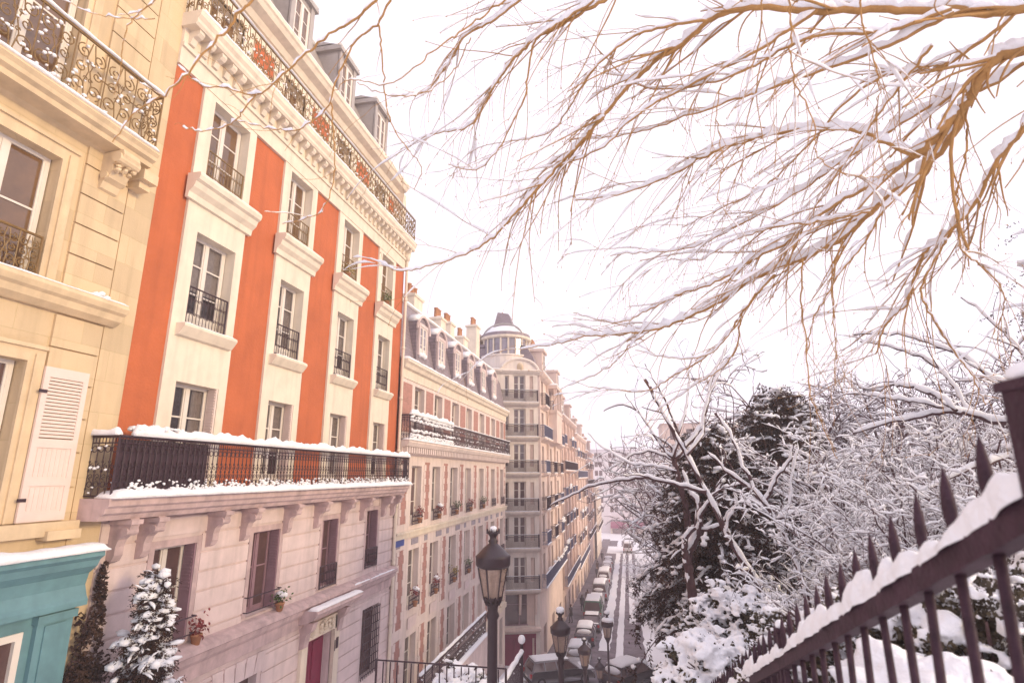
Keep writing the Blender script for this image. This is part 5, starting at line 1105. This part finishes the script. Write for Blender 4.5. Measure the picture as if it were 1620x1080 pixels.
# ================================================================== PARK TREES TRACED BY EYE
def traced(name, label, strands, base, rk, bark='bark_dark', dens=(1.0, 1.5), lens=((.4, 1.2), (.15, .5)), seed=1, grav=(0, 0, .10), sk=1.2, sc_=.011, trunk_n=1):
    rg = np.random.RandomState(seed); t = thing(name, label, 'tree', base); OFFs = np.array(base); tr = MB(); bb = MB(); ss = MB(); pr = []
    for i, (px, d0, d1, r0, r1) in enumerate(strands):
        P, r = strand(px, d0, d1, r0, r1, max(14, len(px) * 4), rg, .02); 
        (tr if i < trunk_n else bb).tubes(P, r, 9); pr.append((P, r)); snow_on(ss, P, r, rg, .9, .016, 1, 8, -.3, 1.1, .09, 1., .22)
    P, r = pr[0]; g0 = np.array(base); tr.tubes(smooth_path([g0 - np.array([0, 0, .3]), (g0 * .6 + P[0] * .4), P[0]], 8), np.linspace(r[0] * 1.3, r[0], 8), 9)
    Pa, Ra = spawn(pr, rg, dens[0], *lens[0], 45, 8, grav, .45, .006, .2, rcap=.03); bb.tubes(Pa, Ra, 5); snow_on(ss, Pa, Ra, rg, 1.1, sc_, .9, 6, .3)
    Pb, Rb = spawn(aslist(Pa, Ra), rg, dens[1], *lens[1], 45, 6, grav, .55, .0045, .25); bb.tubes(Pb, Rb, 3); snow_on(ss, Pb, Rb, rg, 1.0, sc_ * .8, .7, 5, .3)
    tr.build('trunk', bark, t, True, OFFs); bb.build('branches', bark, t, False, OFFs); ss.build('snow_cover', 'snow', t, True, OFFs); return t
def base_of(px, py, d, dz=0): p = at(px, py, d); return (p[0] + .2, p[1], min(gz(p[0], p[1]), p[2] - .3))
traced('leaning_tree', 'leaning bare tree with snow along its long straight trunk, in front of the dark evergreen', [
 ([(1240, 1000), (1198, 920), (1158, 858), (1118, 778), (1087, 720), (1047, 649), (1020, 600)], 12, 12.6, .085, .035),
 ([(1118, 778), (1071, 767), (1020, 755), (980, 760), (938, 768), (900, 785), (870, 800)], 12.2, 13.5, .045, .012),
 ([(1071, 745), (1040, 738), (1000, 733), (965, 715), (945, 700), (930, 685)], 12.5, 13.5, .016, .008),
 ([(1158, 858), (1150, 830), (1165, 800), (1160, 770)], 12, 11.6, .03, .012), ([(1087, 720), (1110, 690), (1118, 640), (1138, 590), (1150, 545)], 12.3, 12.3, .03, .01)], base_of(1262, 1040, 12), 1, seed=2)
traced('bare_tree', 'slender bare tree with curved dark trunk and wide snowy forks, right of the leaning tree', [
 ([(1290, 1000), (1269, 920), (1251, 867), (1211, 796), (1189, 764), (1153, 684), (1131, 653)], 10, 10.6, .06, .022),
 ([(1211, 796), (1185, 770), (1149, 743), (1120, 715)], 10.3, 10.8, .05, .02), ([(1211, 796), (1229, 756), (1249, 729), (1256, 700)], 10.3, 10, .035, .012),
 ([(1224, 822), (1269, 809), (1309, 789), (1350, 760)], 10.2, 9.6, .028, .01), ([(1229, 822), (1247, 804), (1255, 747), (1262, 700)], 10.2, 10.3, .022, .008), ([(1251, 867), (1290, 850), (1330, 820), (1380, 800)], 10.1, 9.6, .02, .008)], base_of(1300, 1040, 10), 1, seed=3)
traced('forked_tree', 'short dark-trunked forked tree with snow-thick limbs in front of the evergreen', [
 ([(1106, 985), (1089, 902), (1096, 860), (1108, 838), (1105, 800), (1088, 770), (1080, 740)], 13, 13.3, .13, .035),
 ([(1089, 902), (1084, 870), (1086, 850), (1100, 835)], 13, 12.8, .09, .04), ([(1105, 845), (1110, 810), (1130, 785), (1142, 765)], 13, 12.7, .05, .02), ([(1108, 838), (1140, 830), (1160, 800)], 13, 12.6, .04, .015)], base_of(1110, 1010, 13), 1, seed=4)
traced('bare_tree', 'fan-shaped bare tree whose reddish stems spread against the sky above the evergreen', [
 ([(1085, 800), (1075, 760), (1066, 728)], 15, 15, .08, .06),
 ([(1066, 728), (1043, 700), (1012, 655), (985, 640), (955, 650)], 15, 15.3, .045, .010), ([(1066, 728), (1072, 690), (1055, 640), (1040, 610), (1020, 575)], 15, 14.6, .045, .010), ([(1066, 728), (1100, 690), (1118, 650), (1126, 600), (1150, 550)], 15, 15, .05, .012), ([(1066, 728), (1035, 715), (1000, 720), (975, 745)], 15, 15.2, .03, .01),
 ([(1072, 690), (1085, 650), (1090, 600), (1080, 560)], 15, 15, .03, .01)], base_of(1085, 940, 15), 1, seed=5, dens=(1.9, 2.0))
traced('arching_tree', 'bare tree at the right edge arching its thickly snow-covered limbs to the left', [
 ([(1720, 760), (1700, 690), (1640, 672)], 7.6, 7.5, .10, .07),
 ([(1640, 672), (1580, 667), (1517, 653), (1487, 653), (1433, 663), (1387, 672), (1350, 685)], 7.5, 8.0, .040, .012),
 ([(1513, 650), (1493, 633), (1447, 613), (1413, 610), (1380, 618), (1350, 605)], 7.6, 8.2, .028, .01), ([(1540, 665), (1533, 650), (1500, 597), (1473, 573), (1433, 557), (1390, 543), (1360, 540)], 7.6, 8.3, .026, .01),
 ([(1660, 640), (1577, 600), (1527, 567), (1483, 547), (1447, 533), (1387, 527), (1350, 530)], 7.8, 8.4, .026, .01), ([(1493, 645), (1433, 633), (1393, 627), (1363, 622)], 7.6, 8.0, .018, .008), ([(1640, 672), (1600, 720), (1540, 740), (1480, 770), (1440, 800)], 7.5, 7.2, .03, .01), ([(1660, 640), (1620, 560), (1560, 500), (1520, 470)], 7.8, 8.4, .03, .01)], base_of(1740, 900, 7.6), 1, seed=6, dens=(2.0, 2.5), lens=((.3, .8), (.12, .4)))

# ================================================================== EVERGREENS
def evergreen(name, label, loc, H, rad, seed, nb=150, lean=0, needle='yew_leaf', snowk=1.0, zlo=.06, quad=.045):
    rg = np.random.RandomState(seed); t = thing(name, label, 'tree', loc); tr = MB(); fo = MB(); ss = MB()
    tr.tubes(smooth_path([(0, 0, -.3), (.05, 0, H * .4), (lean * .5, 0, H * .75), (lean, 0, H * .96)], 12), np.linspace(.16, .03, 12), 10)
    N = 12; h = zlo + (1 - zlo) * rg.rand(nb) ** .9; az = rg.uniform(0, 6.283, nb); L = rad * np.power(1 - h * .93, .62) * rg.uniform(.6, 1.15, nb); s = np.linspace(0, 1, N)
    rise = rg.uniform(.0, .35, nb); x = L[:, None] * s; z = h[:, None] * H + x * rise[:, None] - (x ** 2) * (.16 + .10 * rg.rand(nb))[:, None] / max(.5, rad / 3)
    P = np.stack([np.cos(az)[:, None] * x + lean * h[:, None], np.sin(az)[:, None] * x, z], -1) + rg.normal(0, .03, (nb, N, 3)); Rr = np.linspace(.035, .008, N)[None] * np.ones((nb, 1))
    tr.tubes(P, Rr, 4); tr.build('trunk', 'bark_dark', t, True)
    # side sprays
    kf = min(1, rad / 1.7); Pa, Ra = spawn(aslist(P, Rr), rg, 7.5 / kf, .25 * kf, .75 * kf, 55, 6, (0, 0, -.42), .5, .004, .15, tmin=.2); K = len(Pa)
    # leaves along the sprays
    m_ = 24; tt = rg.uniform(.1, 1, (K, m_)) * 4.99; ii = tt.astype(int); f = (tt - ii)[..., None]; kk = np.arange(K)[:, None]; C = Pa[kk, ii] * (1 - f) + Pa[kk, ii + 1] * f; D = norm(Pa[kk, ii + 1] - Pa[kk, ii])
    C = C.reshape(-1, 3); D = D.reshape(-1, 3); A = norm(np.cross(D, rg.normal(0, 1, D.shape))); dd = norm(D * .5 + A + np.array([0, 0, -.35])) * (quad * rg.uniform(1.2, 2.4, (len(D), 1))); B = norm(np.cross(dd, rg.normal(0, 1, D.shape))) * quad * .30
    fo.quads(np.stack([C - B * .4, C + dd * .5 - B, C + dd, C + dd * .5 + B], 1)); fo.build('foliage', needle, t)
    # snow pads on sprays
    Tz = np.abs(Pa[:, -1, 2] - Pa[:, 0, 2]) / np.linalg.norm(Pa[:, -1] - Pa[:, 0], axis=1); sel = (rg.rand(K) < .38 * snowk) & (Tz < .62); Ps = Pa[sel][:, :5]; Q = Ps.copy(); Q[..., 2] += .03; rs = np.array([.3, .8, 1, .8, .15])[None] * kf * rg.uniform(.02, .06, (len(Ps), 1)) * rg.uniform(.6, 1.3, (len(Ps), 5)); ss.tubes(Q, rs, 6, True, squash=(1.25, 1.25, .75))
    Q = P.copy(); Q[..., 2] += .05; sel = rg.rand(nb) < .8 * snowk; Q = Q[sel][:, 4:]; rs = kf * rg.uniform(.02, .09, Q.shape[:2]) * np.linspace(1, .5, Q.shape[1])[None]; ss.tubes(Q, rs, 6, True, squash=(1.3, 1.3, .7))
    C = P[:, rg.randint(8, N, 2)].reshape(-1, 3) + rg.normal(0, .06, (nb * 2, 3)); ss.blobs(C + np.array([0, 0, .06]), rg.uniform(.06, .16, len(C)), rg.uniform(.05, .13, len(C)), rg.uniform(.03, .07, len(C)), rg)
    ss.build('snow_cover', 'snow', t, True); return t
def stand(px, py, d, sink=0): p = at(px, py, d); return (p[0], p[1], gz(p[0], p[1]) - sink)
a = at(1138, 850, 15.5); top_ = at(1110, 675, 15.5)[2]
evergreen('evergreen_tree', 'large dark drooping evergreen filling the middle of the park, snow on its bough tips', (a[0], a[1], at(1112, 1000, 15.5)[2]), top_ - at(1112, 1000, 15.5)[2], 2.85, 21, 260, quad=.06)
a = at(1235, 700, 17); evergreen('evergreen_tree', 'tall dark evergreen rising behind, upper right of the drooping evergreen', (a[0], a[1], at(1235, 940, 17)[2]), at(1235, 622, 17)[2] - at(1235, 940, 17)[2], 3.0, 22, 210, snowk=1.0, quad=.06)
a = at(1088, 800, 18); evergreen('evergreen_tree', 'smaller dark evergreen close behind the left side of the drooping evergreen', (a[0], a[1], at(1060, 960, 18)[2]), at(1060, 735, 18)[2] - at(1060, 960, 18)[2], 1.6, 23, 110)
a = at(1650, 560, 6.4); evergreen('fir_tree', 'fir at the right edge with comb-like needled boughs under snow', (a[0] + .7, a[1], gz(a[0], a[1])), 6.6, 1.75, 24, 60, snowk=.9, quad=.022, zlo=.2)

# ================================================================== SNOWY BROADLEAF SHRUBS AND TWIGGY THICKET
def leafy_shrub(label, loc, rad, H, seed, leaf='shrub_leaf', n=4200, snowk=1., group='snow-laden leafy shrubs', lf=1.):
    rg = np.random.RandomState(seed); t = thing('leafy_shrub', label, 'shrub', loc, group)
    d = norm(rg.normal(0, 1, (n, 3))); d[:, 2] = np.abs(d[:, 2]); lump = 1 + .22 * np.sin(d[:, 0] * 5 + seed) * np.cos(d[:, 1] * 6 + seed * 2) + .12 * np.sin(d[:, 2] * 11 + d[:, 0] * 9); r = rg.uniform(.55, 1.05, n) ** .6 * lump
    C = d * r[:, None] * np.array([rad, rad, H]); ax = norm(d + rg.normal(0, .7, (n, 3))) * rg.uniform(.05, .10, (n, 1)) * lf; B = norm(np.cross(ax, rg.normal(0, 1, (n, 3)))) * .024 * lf
    mb = MB(); mb.quads(np.stack([C - ax * .5, C + B, C + ax * .5, C - B], 1)); mb.build('foliage', leaf, t)
    st = MB(); k = 26; a_ = rg.uniform(0, 6.28, k); e = np.stack([np.cos(a_) * rad * .8, np.sin(a_) * rad * .8, rg.uniform(.4, .9, k) * H], -1); P = np.stack([np.zeros((k, 3)), e * .45 + np.array([0, 0, H * .15]), e], 1); st.tubes(P, np.array([[.02, .014, .006]]) * np.ones((k, 1)), 4); st.build('stems', 'bark_dark', t)
    ss = MB(); n2 = int(n * .9 * snowk); d = norm(rg.normal(0, 1, (n2, 3)) * np.array([1, 1, .9])); d[:, 2] = np.abs(d[:, 2]) ; lump = 1 + .22 * np.sin(d[:, 0] * 5 + seed) * np.cos(d[:, 1] * 6 + seed * 2) + .12 * np.sin(d[:, 2] * 11 + d[:, 0] * 9); clu = np.sin(d[:, 0] * 13 + seed) + np.sin(d[:, 1] * 15 + 1) + np.sin(d[:, 2] * 17) + rg.normal(0, .5, n2); keep = clu > -.9; d = d[keep]; lump = lump[keep]; n2 = len(d); C = d * (lump * rg.uniform(.85, 1.07, n2))[:, None] * np.array([rad, rad, H]); q = rg.gamma(4, .2, n2) * (.4 + .65 * d[:, 2])
    ss.blobs(C, .074 * q, .042 * q, .028 * q, rg, 4, 6, .35); o = ss.build('snow_cover', 'snow', t, True); q = o.modifiers.new('merge', 'REMESH'); q.mode = 'VOXEL'; q.voxel_size = .017 if rad < 1.05 else .021; q.use_smooth_shade = True; q = o.modifiers.new('soften', 'SMOOTH'); q.factor = .5; q.iterations = 2; return t
SH = [((1168, 985), 9.5, .9, .9, 'round leafy shrub heaped with snow just left of the far end of the fence'), ((1128, 1045), 9.0, .62, .55, 'low snow-heaped leafy shrub near the slender lamp'), ((1165, 965), 12.9, 1.1, .8, 'leafy shrub with olive leaves showing through snow below the evergreen'),
      ((1135, 1085), 7.0, .6, .5, 'nearest snow-heaped shrub at the bottom edge left of the fence'), ((1125, 1060), 6.6, .6, .55, 'small snowy shrub against the lower fence pickets'), ((1100, 945), 16, .8, .6, 'snowy shrub at the roadside under the evergreen'), ((1250, 930), 14.5, 1.3, 1.1, 'broad snowy shrub behind the slender bare tree')]
for i, ((px, py), d, r_, h_, lb) in enumerate(SH):
    p = at(px, py + 877 * h_ * .5 / d, d); leafy_shrub(lb, tuple(p), r_, h_, 60 + i)
for i, (px, py, d, r_, h_, lb) in enumerate(((1420, 1075, 3.7, .9, .75, 'leafy ground shrub seen through the middle fence pickets'), (1590, 1045, 3.1, .8, .75, 'brown-green leafy shrub seen between the right-most pickets'), (1490, 1120, 2.5, .4, .25, 'low snow-capped shrub at the bottom edge behind the fence'), (1330, 1080, 5.6, .9, .8, 'snow-flecked shrub behind the lower middle of the fence'))):
    p = at(px, py + 877 * h_ * .5 / d, d); leafy_shrub(lb, tuple(p), r_, h_, 80 + i, n=15000, snowk=.12 if i != 2 else .8, lf=.5)
leafy_shrub('snowy shrub growing on the garden wall left of the nearest lamp', (-3.0, 10.3, -2.15), .5, .55, 91, n=1500, snowk=1.3)
leafy_shrub('low snowy plant on the garden wall at the foot of the nearest lamp', (-2.35, 10.0, -2.2), .35, .45, 92, n=900, snowk=1.4)
evergreen('climbing_shrub', 'drooping shrub plastered with snow against the foot of the orange house', (-8.15, 8.95, -4.2), 4.1, .72, 93, 150, snowk=1.7, quad=.03, zlo=.1)
rg = np.random.RandomState(94); t = thing('climbing_vine', 'dark leafy vine spreading over the wall between the teal shop and the snowy shrub', 'climbing plant', (-8.95, 8.5, -4.5)); n = 5000
C = np.stack([rg.uniform(.03, .16, n), rg.normal(0, .42, n), 4.5 * rg.rand(n) ** .8], -1); C[:, 1] = C[:, 1] * (1.25 - C[:, 2] / 5) + .12 * np.sin(C[:, 2] * 5); C[:, 2] *= np.exp(-np.abs(C[:, 1]) * .9) * (1 + .12 * np.sin(C[:, 1] * 17)); keep = rg.rand(n) < .25 + .75 * (np.sin(C[:, 1] * 14 + C[:, 2] * 3) + np.sin(C[:, 2] * 9) > -.6); C = C[keep]; n = len(C); ax = norm(rg.normal(0, 1, (n, 3))) * .045; B = norm(np.cross(ax, rg.normal(0, 1, (n, 3)))) * .025
mb = MB(); mb.quads(np.stack([C - ax, C + B, C + ax, C - B], 1)); mb.build('leaves', 'yew_leaf', t)
mb = MB(); s_ = np.linspace(0, 1, 9); P = np.stack([np.stack([np.full(9, .04), k * .12 + .1 * np.sin(s_ * 6 + k), s_ * (4.0 - abs(k) * .7)], -1) for k in range(-3, 4)]); mb.tubes(P, np.full(P.shape[:2], .012), 5); mb.build('stems', 'bark_dark', t)

def thicket(seed, H, spread, nst=26, N1=9, d1=3.0, d2=3.5, name='twiggy_shrub', rs=.018, group='bare snowy trees and bushes of the park', sides=3, sk=.012):
    rg = np.random.RandomState(seed); t = thing(name, '', 'shrub' if H < 4 else 'tree', (0, 0, 0), group); bb = MB(); ss = MB()
    az = rg.uniform(0, 6.28, nst); tl = rg.uniform(.1, .95, nst) * spread; s = np.linspace(0, 1, N1); hh = H * rg.uniform(.6, 1, nst)
    P = np.stack([np.cos(az)[:, None] * tl[:, None] * s ** 1.3, np.sin(az)[:, None] * tl[:, None] * s ** 1.3, hh[:, None] * (s - .18 * s ** 3)], -1) + np.cumsum(rg.normal(0, .03 * H / 3, (nst, N1, 3)), 1) * np.minimum(1, s * 4)[None, :, None]
    Rr = np.linspace(rs * 1.4, rs * .35, N1)[None] * rg.uniform(.6, 1.2, (nst, 1)); bb.tubes(P, Rr, 5); snow_on(ss, P, Rr, rg, 1.2, sk, .9, 5, .0)
    Pa, Ra = spawn(aslist(P, Rr), rg, d1, H * .08, H * .24, 50, 8, (0, 0, .02), .5, rs * .25, .34, tmin=.15); bb.tubes(Pa, Ra, sides); snow_on(ss, Pa, Ra, rg, 1.3, sk, .9, 5, .15)
    Pb, Rb = spawn(aslist(Pa, Ra), rg, d2, H * .03, H * .11, 55, 6, (0, 0, 0), .6, rs * .2, .4); bb.tubes(Pb, Rb, 3); snow_on(ss, Pb, Rb, rg, 1.3, sk * .9, .8, 4, .15)
    bb.build('branches', 'twig_dark', t, False); ss.build('snow_cover', 'snow', t, True); return t
KT = {'a': thicket(101, 3.2, 1.7, 30, 9, 6.5, 7, sk=.0115, rs=.0145), 'b': thicket(102, 2.6, 1.9, 34, 9, 7, 7, sk=.0115, rs=.014), 'c': thicket(103, 8.0, 3.4, 15, 11, 3.2, 3.2, 'bare_tree', .055, sk=.020), 'd': thicket(104, 9.0, 4.0, 14, 11, 3, 3, 'bare_tree', .06, sk=.022)}
PLC = [  # kind, pixel x of centre, pixel y of its top, depth, scale, label
 ('a', 1375, 770, 9.0, 1.0, 'twiggy snow-covered bush right of the slender bare tree, behind the fence'), ('b', 1420, 740, 7.0, 1.0, 'dense twiggy bush behind the middle fence spears'), ('a', 1520, 720, 6.0, .9, 'twiggy bush behind the two right-most fence spears'),
 ('b', 1600, 690, 6.6, 1.1, 'twiggy bush partly hidden by the big fence post'), ('a', 1450, 660, 10, 1.3, 'tall twiggy bush under the arching snowy limbs'), ('b', 1310, 860, 12.0, 1.0, 'low tangle of snowy twigs beside the curved dark trunk'),
 ('b', 1385, 880, 6.0, .8, 'low twig tangle just over the fence, left of centre of the pickets'), ('a', 1560, 620, 9.4, 1.4, 'tall twiggy bush at the right below the fir boughs'), ('b', 1340, 650, 13, 1.6, 'large snowy twig mass right of the tall evergreen'),
 ('a', 1200, 920, 14.2, .8, 'twiggy bush at the foot of the drooping evergreen, right side'), ('b', 1075, 880, 24, 1.3, 'twiggy bush at the roadside left of the drooping evergreen'), ('a', 1052, 905, 29, 1.3, 'farther roadside bush with snow-white twigs'),
 ('b', 1090, 900, 19, 1.2, 'twiggy bush between the road and the forked tree'), ('a', 1050, 870, 38, 1.6, 'snowy bush next to the bend of the tyre tracks'),
 ('b', 1290, 800, 15, 1.3, 'snow-filled bush between the leaning tree and the tall evergreen'), ('a', 1480, 850, 4.6, .55, 'small twig clump between the fence spears and the thicket'),
 ('c', 1150, 640, 30, 1.0, 'pale bare tree rising behind the leaning tree'), ('d', 1270, 560, 28, 1.0, 'tall pale bare tree behind the tall evergreen'), ('c', 1400, 540, 24, 1.0, 'pale bare tree above the arching limbs'), ('d', 1530, 500, 22, 1.0, 'tall pale bare tree near the fir boughs'),
 ('c', 1100, 650, 42, 1.1, 'distant bare tree behind the fan-shaped tree'), ('d', 1330, 590, 36, 1.2, 'distant wide bare tree on the slope, right of centre'), ('c', 1060, 700, 60, 1.0, 'far small bare tree beside the end block'), ('c', 1470, 600, 17, .8, 'bare tree with forked snowy crown close behind the tall twiggy bush'),
 ('d', 1600, 560, 15, .8, 'bare tree behind the big fence post and the fir'), ('c', 1110, 690, 34, .9, 'bare tree crowding behind the drooping evergreen'), ('d', 1200, 620, 40, 1.2, 'pale distant bare tree seen over the leaning tree')]
HT = {'a': 3.2, 'b': 2.6, 'c': 8.0, 'd': 9.0}
first = set(); rr = random.Random(7)
for k, px, py, d, s, lb in PLC:
    p = at(px, py, d); g = gz(p[0], p[1]); zb = p[2] - HT[k] * .9 * s
    if k in 'cd' and zb > g - .2: s = (p[2] - g) / (HT[k] * .9); zb = g
    o = KT[k] if k not in first else copy_tree(KT[k]); first.add(k)
    o.location = (p[0], p[1], zb); o.rotation_euler = (0, 0, rr.uniform(0, 6.28)); o.scale = (s, s, s); o['label'] = lb
# ground cover of the slope that nobody could count
mb = MB(); ss = MB(); rg = np.random.RandomState(55); C = []
for i in range(2600):
    x = rg.uniform(1.6, 26); y = rg.uniform(3, 60)
    if x < 3.2 and y < 7: continue
    if x < 5 and y > 34: x += 3
    C.append((x, y, gz(x, y)))
C = np.array(C); k = 5; Sx = np.repeat(C, k, 0) + np.stack([rg.normal(0, .25, len(C) * k), rg.normal(0, .25, len(C) * k), np.zeros(len(C) * k)], -1)
d = norm(rg.normal(0, 1, (len(Sx), 3)) * np.array([1, 1, .4]) + np.array([0, 0, .8])); ln = rg.uniform(.25, .75, len(Sx)) * (1 + Sx[:, 1] / 40); st = np.linspace(0, 1, 5)
P = Sx[:, None] + d[:, None] * ln[:, None, None] * st[None, :, None] + np.stack([np.zeros(5), np.zeros(5), -.3 * st ** 2], -1)[None] + rg.normal(0, .03, (len(Sx), 5, 3))
mb.tubes(P, np.linspace(.012, .005, 5)[None] * np.ones((len(Sx), 1)), 3); snow_on(mb2 := MB(), P, np.full(P.shape[:2], .008), rg, 1.2, .022, .9, 4, .1)
o = mb.build('undergrowth', 'twig_dark'); o['kind'] = 'stuff'; o = mb2.build('undergrowth_snow', 'snow', None, True); o['kind'] = 'stuff'

# ================================================================== AIR
mb = MB(); mb.box(-60, 75, -25, 200, -17.5, 24)
hz = bpy.data.materials.new('haze'); hz.use_nodes = True; N = hz.node_tree.nodes; N.remove(N["Principled BSDF"]); pv = N.new("ShaderNodeVolumePrincipled")
pv.inputs["Color"].default_value = (.96, .90, .95, 1); pv.inputs["Density"].default_value = .0023; pv.inputs["Anisotropy"].default_value = .2
hz.node_tree.links.new(pv.outputs[0], N["Material Output"].inputs["Volume"]); M['haze'] = hz
o = mb.build('haze', 'haze'); o['kind'] = 'stuff'
